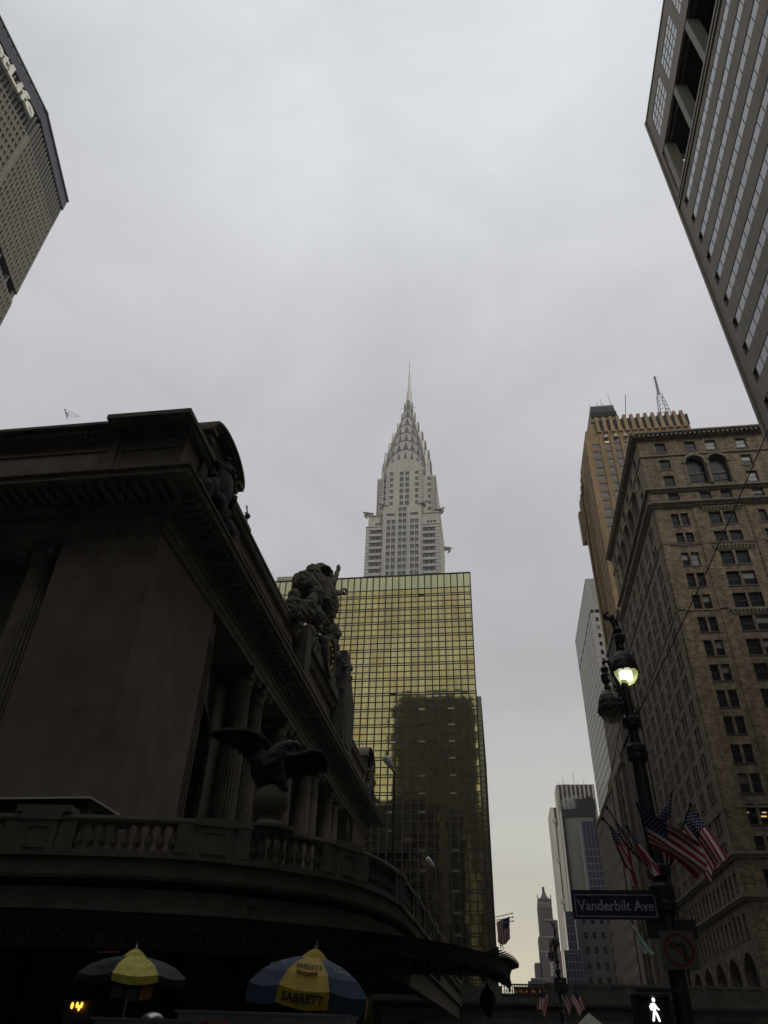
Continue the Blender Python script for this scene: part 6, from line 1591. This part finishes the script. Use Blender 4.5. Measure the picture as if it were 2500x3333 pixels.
mb.add([FN.p(x, D, zc0+z) for x, z in ((0.055,-0.16), (0.115,-0.16), (0.115,0.055), (0.085,0.095), (-0.05,0.095), (-0.05,0.035), (0.055,0.035))], [(0,1,6), (1,2,6), (2,3,6), (3,4,6), (4,5,6)])
mb.add([FN.p(x, D, zc0+z) for x, z in ((-0.05,0.14), (-0.145,0.065), (-0.05,-0.01))], [(0,1,2)])
mb.build('turn_arrow', 'black', nl)
mb = MB(); mb.box((2.35, 13.9, 3.15), (3.1, 14.1, 3.42)); mb.build('mounting_box', 'iron', nl)
# walk signal
ws = thing('walk_signal', 'black pedestrian signal box showing a lit white walking figure', 'pedestrian signal', (2.2, 13.9, 2.1))
FK = Face((2.2, 13.72, 0), (1,0,0))
mb = MB(); FK.box(mb, -0.25, 0.23, 1.82, 2.36, 0.0, 0.3); FK.box(mb, -0.28, 0.26, 2.36, 2.385, -0.14, 0.3); FK.box(mb, -0.27, -0.25, 1.82, 2.36, -0.12, 0.3); FK.box(mb, 0.23, 0.25, 1.82, 2.36, -0.12, 0.3); mb.box((2.0, 13.6, 2.42), (2.6, 13.95, 2.46)); mb.build('signal_housing', 'black', ws)
mb = MB(); k_ = 0.152; ox, oz = 0.012, 2.185
def F2_(x, z): return FK.p(ox+x*k_, -0.012, oz+z*k_)
def limb(pts, w_):
    for (xa, za), (xb, zb) in zip(pts, pts[1:]): mb.bar(F2_(xa,za), F2_(xb,zb), w_*k_, 0.012, 0, up=Vector((0,1,0))); mb.prism([F2_(xb+0.5*w_*math.cos(j*math.pi/5), zb+0.5*w_*math.sin(j*math.pi/5)) for j in range(10)], (0,0.01,0))
mb.prism([F2_(0.06+0.15*math.cos(j*math.pi/8), 0.86+0.19*math.sin(j*math.pi/8)) for j in range(16)], (0,0.01,0))
mb.prism([F2_(-0.2,0.58), F2_(0.12,0.6), F2_(0.16,0.2), F2_(0.1,-0.1), F2_(-0.14,-0.1), F2_(-0.12,0.2)], (0,0.01,0))
limb([(-0.18,0.52), (-0.33,0.3), (-0.27,0.06)], 0.16); limb([(0.12,0.5), (0.25,0.2), (0.42,0.08)], 0.15)
limb([(-0.04,-0.08), (-0.12,-0.42), (-0.22,-0.82)], 0.2); limb([(0.05,-0.08), (0.2,-0.4), (0.34,-0.84)], 0.19)
mb.build('walking_figure', 'ledman', ws)
mb = MB(); mb.bar((2.4, 13.9, 2.3), (2.62, 13.97, 2.3), 0.05); mb.bar((2.4, 13.9, 1.9), (2.62, 13.97, 1.9), 0.05); mb.build('bracket', 'iron', ws)
# plaque on the far lamp
fpq = thing('lamp_plaque', 'small black notice plate with a pale emblem on the far street lamp', 'sign', (3.62, 58.8, 5.5))
c = P(1825,3208,58.8); FQ_ = Face((c.x, 58.75, 0), (1,0,0)); mb = MB(); FQ_.box(mb, -0.42, 0.42, c.z-0.42, c.z+0.45, 0, 0.05); mb.build('plate', 'black', fpq)
mb = MB(); mb.lathe([(0.01, 0), (0.08, 0.05), (0.1, 0.14), (0.04, 0.22)], FQ_.p(0, -0.03, c.z+0.05), 8); FQ_.box(mb, -0.3, 0.3, c.z-0.16, c.z-0.12, -0.02, 0); FQ_.box(mb, -0.14, 0.14, c.z-0.34, c.z-0.27, -0.02, 0); mb.build('emblem', 'signgrey', fpq)
# overhead wires
mb = MB(); a, b = P(2078,2322,14), P(2515,1365,11.0); c_ = (a+b)/2-Vector((0,0,0.10)); mb.tube([a, a.lerp(c_,.5)-Vector((0,0,.02)), c_, c_.lerp(b,.5)-Vector((0,0,.02)), b, b+(b-c_)*0.5], 0.011, 6); mb.tube([a, a+Vector((-.05,0,-.12)), a+Vector((.02,0,-.28)), a+Vector((-.06,0,-.34))], 0.01, 5)
tag(mb.build('overhead_wire', 'black'), 'thin black wire running from the near lamp post up to the upper right', 'wire')
mb = MB(); mb.tube([P(2019,2360,14.2), P(2005,2440,14.4), P(1992,2510,14.6), P(1978,2580,15), P(1958,2640,15.5)], 0.008, 5); tag(mb.build('overhead_wire', 'black'), 'thin wire dropping from the unlit globe down towards the left flags', 'wire')
mb = MB(); mb.tube([P(2045,2398,14.1), P(2035,2425,14.1), P(2018,2460,14.1)], 0.018, 6); tag(mb.build('guy_bar', 'iron'), 'short diagonal bar behind the near lamp post below its top collar', 'bar')
# flag on the gold tower's poles
t = thing('hanging_flag', 'striped national flag hanging from a pole on the gold tower corner', 'flag', tuple(P(1640,2990,192)))
mb = MB(); nu, nv = 26, 26
def pt(u, v):
    px = 1617+ (1659-1617)*v + (3 if u > 0.5 else 1)*u + 2*math.sin(v*9+u*3)*u; top = 3000-17*v; bot = 3064+12*math.sin(v*math.pi)-14*max(0, v-0.4)
    return P(px, top+(bot-top)*u, 192-0.3*math.sin(v*12+u*3)*u)
for i in range(nu+1):
    for j in range(nv+1): mb.v.append(pt(i/nu, j/nv))
for i in range(nu):
    for j in range(nv):
        mi = 0 if (j//2) % 2 == 0 else 1
        if i < nu*0.42 and j >= 13: mi = 2
        mb.f.append([i*(nv+1)+j, (i+1)*(nv+1)+j, (i+1)*(nv+1)+j+1, i*(nv+1)+j+1]); mb.m.append(mi)
mb.build('cloth', ['fred', 'fwhite', 'fblue'], t, smooth=True)
# pale green banner on its pole
gb = thing('banner_flag', 'pale green banner with yellow band on a slanting pole below the street name sign', 'banner', tuple(P(2115,3050,150)))
mb = MB(); mb.tube([P(2037,2981,150), P(2135,3062,150)], 0.09, 6); mb.build('banner_pole', 'black', gb)
top = [(2038,2983), (2052,3002), (2066,3018), (2078,3034), (2094,3060), (2112,3084), (2131,3104)]; low = [(2039,2985), (2047,3006), (2060,3026), (2068,3045), (2080,3072), (2092,3094), (2098,3104)]
mb = MB()
for i in range(6):
    for j in range(6):
        def G(ii, jj):
            a, b = Vector(top[ii]), Vector(low[ii]); c = a.lerp(b, jj/6); return P(c.x, c.y+ (3*math.sin(jj*1.1) if ii == 6 else 0), 150+0.35*math.sin(jj*1.4+ii*0.5))
        mb.add([G(i,j), G(i+1,j), G(i+1,j+1), G(i,j+1)], [(0,1,2,3)], 1 if i == 2 and j > 1 else 0)
mb.build('cloth', ['banner', 'bannery'], gb, smooth=True, weld=True)
mb = MB(); mb.tube([P(2070,3030,149.7), P(2084,3060,149.7), P(2096,3090,149.7)], 0.05, 4); mb.tube([P(2102,3080,149.8), P(2112,3087,149.8), P(2118,3094,149.8)], 0.05, 4); mb.build('printed_line', 'signblue', gb)

# ================================================================ FOOD CARTS
def umbrella(name, label, c, zt, zr, r, kinds, cap, ang0, vd=0.28, capr=0.42, squash=1.0):
    t = thing(name, label, 'umbrella', (c[0], c[1], 0.15)); n_ = 8
    mb = MB(); mb.tube([(c[0], c[1], 0.15), (c[0], c[1], zt)], 0.022, 8); mb.build('pole', 'cartsteel', t)
    def rim(k, rr, z): a = ang0+2*math.pi*k/n_; return Vector((c[0]+rr*math.cos(a), c[1]+rr*math.sin(a)*squash, z))
    prof = [(0.08, 0), (0.3, 0.10), (0.55, 0.27), (0.8, 0.56), (1.0, 1.0)]
    for k in range(n_):
        mb = MB(); m_ = 5; rows_ = []
        for f, g in prof:
            z = zt-0.03-(zt-zr)*g; a, b = rim(k, r*f, z), rim(k+1, r*f, z)
            rows_.append([a.lerp(b, j/m_)-Vector((0,0,0.035*math.sin(math.pi*j/m_)*f)) for j in range(m_+1)])
        a, b = rim(k, r*1.0, zr), rim(k+1, r*1.0, zr)
        rows_.append([ (a.lerp(b, j/m_)-Vector((0,0,vd+0.05*math.sin(math.pi*j/m_)))) for j in range(m_+1)])
        base = len(mb.v)
        for rr in rows_: mb.v += rr
        for i in range(len(rows_)-1):
            for j in range(m_): mb.f.append([base+i*(m_+1)+j, base+i*(m_+1)+j+1, base+(i+1)*(m_+1)+j+1, base+(i+1)*(m_+1)+j]); mb.m.append(0)
        o = mb.build('panel', kinds[k % len(kinds)], t, smooth=False)
        md = o.modifiers.new('thick', 'SOLIDIFY'); md.thickness = 0.006
    mb = MB()
    for k in range(n_): mb.tube([rim(k, r*f, zt-0.045-(zt-zr)*g) for f, g in prof], 0.009, 5)
    mb.build('rib', 'black', t)
    mb = MB(); mb.lathe([(capr, zt-0.075-0.03*capr), (capr*0.5, zt+0.02), (0.03, zt+0.07)], (c[0], c[1], 0), 8); mb.build('vent_cap', cap, t)
    mb = MB(); mb.lathe([(0.015, zt+0.05), (0.03, zt+0.09), (0.012, zt+0.13), (0.02, zt+0.17)], (c[0], c[1], 0), 8); mb.build('finial', 'cartsteel', t)
    return t, rim
cu = (-2.98, 13.15)
cs = []
a0 = math.atan2(-1, 0.0)-math.pi/8
t2_, rim2 = umbrella('blue_yellow_umbrella', 'blue and yellow food cart umbrella with lettering on its yellow panel', cu, 2.80, 2.33, 0.98, ['umb_y', 'umb_b', 'umb_y', 'umb_b', 'umb_y', 'umb_b', 'umb_y', 'umb_b'], 'umb_y', a0+0.13, vd=0.24, capr=0.24)
# lettering on the front yellow panel and its valance
def on_panel(rim, k, txt, size, f0, m_, parent, zt, zr, r, valance=False, off=0.0, sx=1.0, name='lettering'):
    a, b = rim(k, r, zr), rim(k+1, r, zr); mid = (a+b)/2; u = (b-a).normalized()
    if valance: up = Vector((0,0,1)); org = mid-Vector((0,0,f0))
    else:
        a2, b2 = rim(k, r*0.55, zt-0.03-(zt-zr)*0.27), rim(k+1, r*0.55, zt-0.03-(zt-zr)*0.27); up = ((a2+b2)/2-mid).normalized(); org = mid+((a2+b2)/2-mid)*f0
    nn = u.cross(up).normalized(); me = text_mesh(txt, size, 0.002, off)
    me.materials.append(M[m_]); w_ = max(v.co.x for v in me.vertices)
    mt = Matrix(((u.x, up.x, nn.x), (u.y, up.y, nn.y), (u.z, up.z, nn.z))).to_4x4()
    o3 = org+nn*0.022-BASE[parent.name]
    for v in me.vertices: v.co = (mt @ Vector(((v.co.x-w_/2)*sx, v.co.y, v.co.z)))+o3
    o = bpy.data.objects.new(name, me); COL.objects.link(o); o.parent = parent; BASE[o.name] = BASE[parent.name]
    return o
on_panel(rim2, 0, 'SABRETT', 0.155, 0.205, 'umb_d', t2_, 2.8, 2.33, 0.98, True, 0.004, 0.98)
on_panel(rim2, 0, 'SABRETT', 0.098, 0.72, 'umb_d', t2_, 2.8, 2.33, 0.98, False, 0.003, 1.0)
for k_ in (1, -1):
    a, b = rim2(k_, 0.98*0.75, 2.8-0.25), rim2(k_+1, 0.98*0.75, 2.8-0.25); mid = (a+b)/2; u = (b-a).normalized(); up = (Vector((cu[0], cu[1], 2.85))-mid).normalized(); nn = u.cross(up)
    mb = MB()
    for j in range(18):
        t0, t1 = 2*math.pi*j/18, 2*math.pi*(j+1)/18; c0 = mid+nn*0.035
        mb.bar(c0+u*0.13*math.cos(t0)+up*0.09*math.sin(t0), c0+u*0.13*math.cos(t1)+up*0.09*math.sin(t1), 0.008)
    for j in range(4): mb.bar(mid+nn*0.035+u*(-0.08+j*0.045)-up*0.03, mid+nn*0.035+u*(-0.06+j*0.045)+up*0.03, 0.008)
    mb.build('panel_emblem', 'signwhite', t2_)
mb = MB(); a, b = rim2(0, 0.98, 2.33), rim2(1, 0.98, 2.33); u = (b-a).normalized(); m1_ = rim2(0,.98*.8,2.8-.03-.47*.56).lerp(rim2(1,.98*.8,2.8-.03-.47*.56), .5)
for s in (-1, 1): mb.tube([m1_+Vector((0,-.03,0.0))+u*x*0.16+Vector((0,0,0.012*s-0.02*(1-x*x))) for x in (-1,-.6,-.2,.2,.6,1)], 0.012, 6)
mb.build('sausage_emblem', 'umb_r', t2_)
t2_.rotation_euler = (0, R(5.5), 0); t2_.location.x -= 0.22
cu1 = (-6.15, 13.6)
t1_, rim1 = umbrella('yellow_navy_umbrella', 'dirty lemon-yellow and navy food cart umbrella at lower left', cu1, 2.79, 2.48, 0.93, ['umb_yp', 'umb_d', 'umb_d', 'umb_d', 'umb_d', 'umb_d', 'umb_d', 'umb_d'], 'umb_yp', a0+0.5, vd=0.13, capr=0.24)
a, b = rim1(-1, 0.93*.75, 2.72), rim1(0, 0.93*.75, 2.72); mid = (a+b)/2; u = (b-a).normalized(); up = (Vector((cu1[0], cu1[1], 2.8))-mid).normalized(); nn = u.cross(up)
mb = MB()
for rr in (0.06, 0.12):
    for j in range(16):
        t0, t1 = 2*math.pi*j/16, 2*math.pi*(j+1)/16; c0 = mid+nn*0.03; mb.bar(c0+u*rr*1.5*math.cos(t0)+up*rr*math.sin(t0), c0+u*rr*1.5*math.cos(t1)+up*rr*math.sin(t1), 0.022)
mb.build('panel_emblem', 'umb_r', t1_)
mb = MB()
for k_ in range(3):                      # plastic side flaps hanging under the rim
    pa, pb = rim1(0, 0.85, 2.34), rim1(1, 0.85, 2.34); p0 = pa.lerp(pb, k_/3+0.02); p1 = pa.lerp(pb, (k_+1)/3-0.02)
    mb.add([p0, p1, p1-Vector((0,0.02,0.2+0.05*(k_ % 2))), p0-Vector((0,0.0,0.24))], [(0,1,2,3)], 0 if k_ < 2 else 1)
o = mb.build('side_flap', ['viad_m', 'umb_o'], t1_); md = o.modifiers.new('thick', 'SOLIDIFY'); md.thickness = 0.004
def cart(label, x0, x1, y0, y1, z1):
    t = thing('food_cart', label, 'food cart', ((x0+x1)/2, (y0+y1)/2, 0), 'food carts under the canopy')
    mb = MB(); mb.box((x0, y0, 0.45), (x1, y1, z1-0.03)); mb.build('cart_body', 'cartsteel', t)
    mb = MB(); mb.box((x0-0.04, y0-0.04, z1-0.03), (x1+0.04, y1+0.04, z1)); mb.build('counter', 'cartsteel', t)
    for xx in (x0+0.35, x1-0.35):
        mb = MB()
        for yy in (y0-0.06, y1+0.0): 
            mb.tube([(xx, yy, 0.3), (xx, yy+0.06, 0.3)], 0.3, 18)
        mb.build('wheel', 'black', t)
    for k in range(3): mb = MB(); w_ = (x1-x0)/3; mb.box((x0+k*w_+0.04, y0-0.03, 0.9), (x0+(k+1)*w_-0.04, y0, z1-0.12)); mb.build('menu_panel', ('umb_r', 'signgrey', 'umb_r')[k], t)
    return t
cart('steel food cart below the lemon and navy umbrella', -5.75, -4.2, 11.8, 12.7, 1.86)
cart('steel food cart below the blue and yellow umbrella', -4.62, -2.2, 12.0, 12.9, 1.975)
dm = MB(); c = P(497,3310,12.6); dm.ball((c.x, 12.6, 1.86), 0.16, 0, 14, (1.1,1,0.62)); tag(dm.build('dome_lid', 'cartsteel', smooth=True), 'dull metal dome lid on the left food cart', 'lid')
al = thing('amber_lamp', 'pair of small glowing amber lamps at the lower left beside the left food cart', 'lamp', tuple(P(245,3273,13.2)))
for px, py, r in ((235,3273,0.02), (251,3271,0.018), (257,3281,0.018), (266,3271,0.018)):
    mb = MB(); mb.ball(P(px,py,13.2), r*1.4, 0, 8, (0.8,1,1.7)); mb.build('lens', 'amber', al)
mb = MB(); c = P(250,3285,13.25); mb.box((c.x-0.22, 13.25, 1.7), (c.x+0.22, 13.4, c.z+0.12)); mb.bar((c.x, 13.35, 0.15), (c.x, 13.35, 1.7), 0.04); mb.build('lamp_box', 'black', al)
pn = thing('magenta_lamp', 'small glowing magenta lamp at the bottom edge right of the blue and yellow umbrella', 'lamp', tuple(P(1092,3328,12.6)))
mb = MB(); mb.ball(P(1092,3329,12.6), 0.032, 0, 8); mb.build('lens', 'pink', pn); mb = MB(); c = P(1092,3329,12.65); mb.bar((c.x, c.y, 1.97-0.05), (c.x, c.y, 0.5), 0.03); mb.build('stem', 'black', pn)
# pale pointed awning tip beyond the crossing
aw_ = thing('pointed_awning', 'pale pointed tent top peeking up at the bottom under the viaduct', 'awning', tuple(P(1915,3300,62)))
c = P(1916,3296,62); b_ = P(1916,3345,62); mb = MB(); mb.add([c, (c.x-1.0, 61.0, b_.z), (c.x+1.0, 61.0, b_.z), (c.x+1.0, 63.0, b_.z), (c.x-1.0, 63.0, b_.z)], [(0,1,2), (0,2,3), (0,3,4), (0,4,1)]); mb.build('tent_roof', 'granite_p', aw_)
mb = MB()
for sx in (-.95, .95):
    for yy in (61.1, 62.9): mb.bar((c.x+sx, yy, 0.15 if c.x+sx > 24 else 0), (c.x+sx, yy, b_.z), 0.05)
mb.build('tent_leg', 'granite_p', aw_)

# ================================================================ light mist that pales the distance
mb = MB(); mb.box((-400, -420, -2.2), (300, 640, 345)); hz = mb.build('haze', 'frame'); hz.data.materials.clear()
m_ = bpy.data.materials.new('mist'); m_.use_nodes = True; t_ = m_.node_tree; t_.nodes.clear(); ou = t_.nodes.new('ShaderNodeOutputMaterial'); pv = t_.nodes.new('ShaderNodeVolumePrincipled')
pv.inputs['Density'].default_value = 0.00016; pv.inputs['Color'].default_value = (0.92, 0.93, 0.95, 1); t_.links.new(pv.outputs[0], ou.inputs['Volume']); hz.data.materials.append(m_); tag(hz, 'thin grey mist filling the street and sky air', 'mist', kind='stuff')
HAZE = True
if not HAZE: bpy.data.objects.remove(hz)
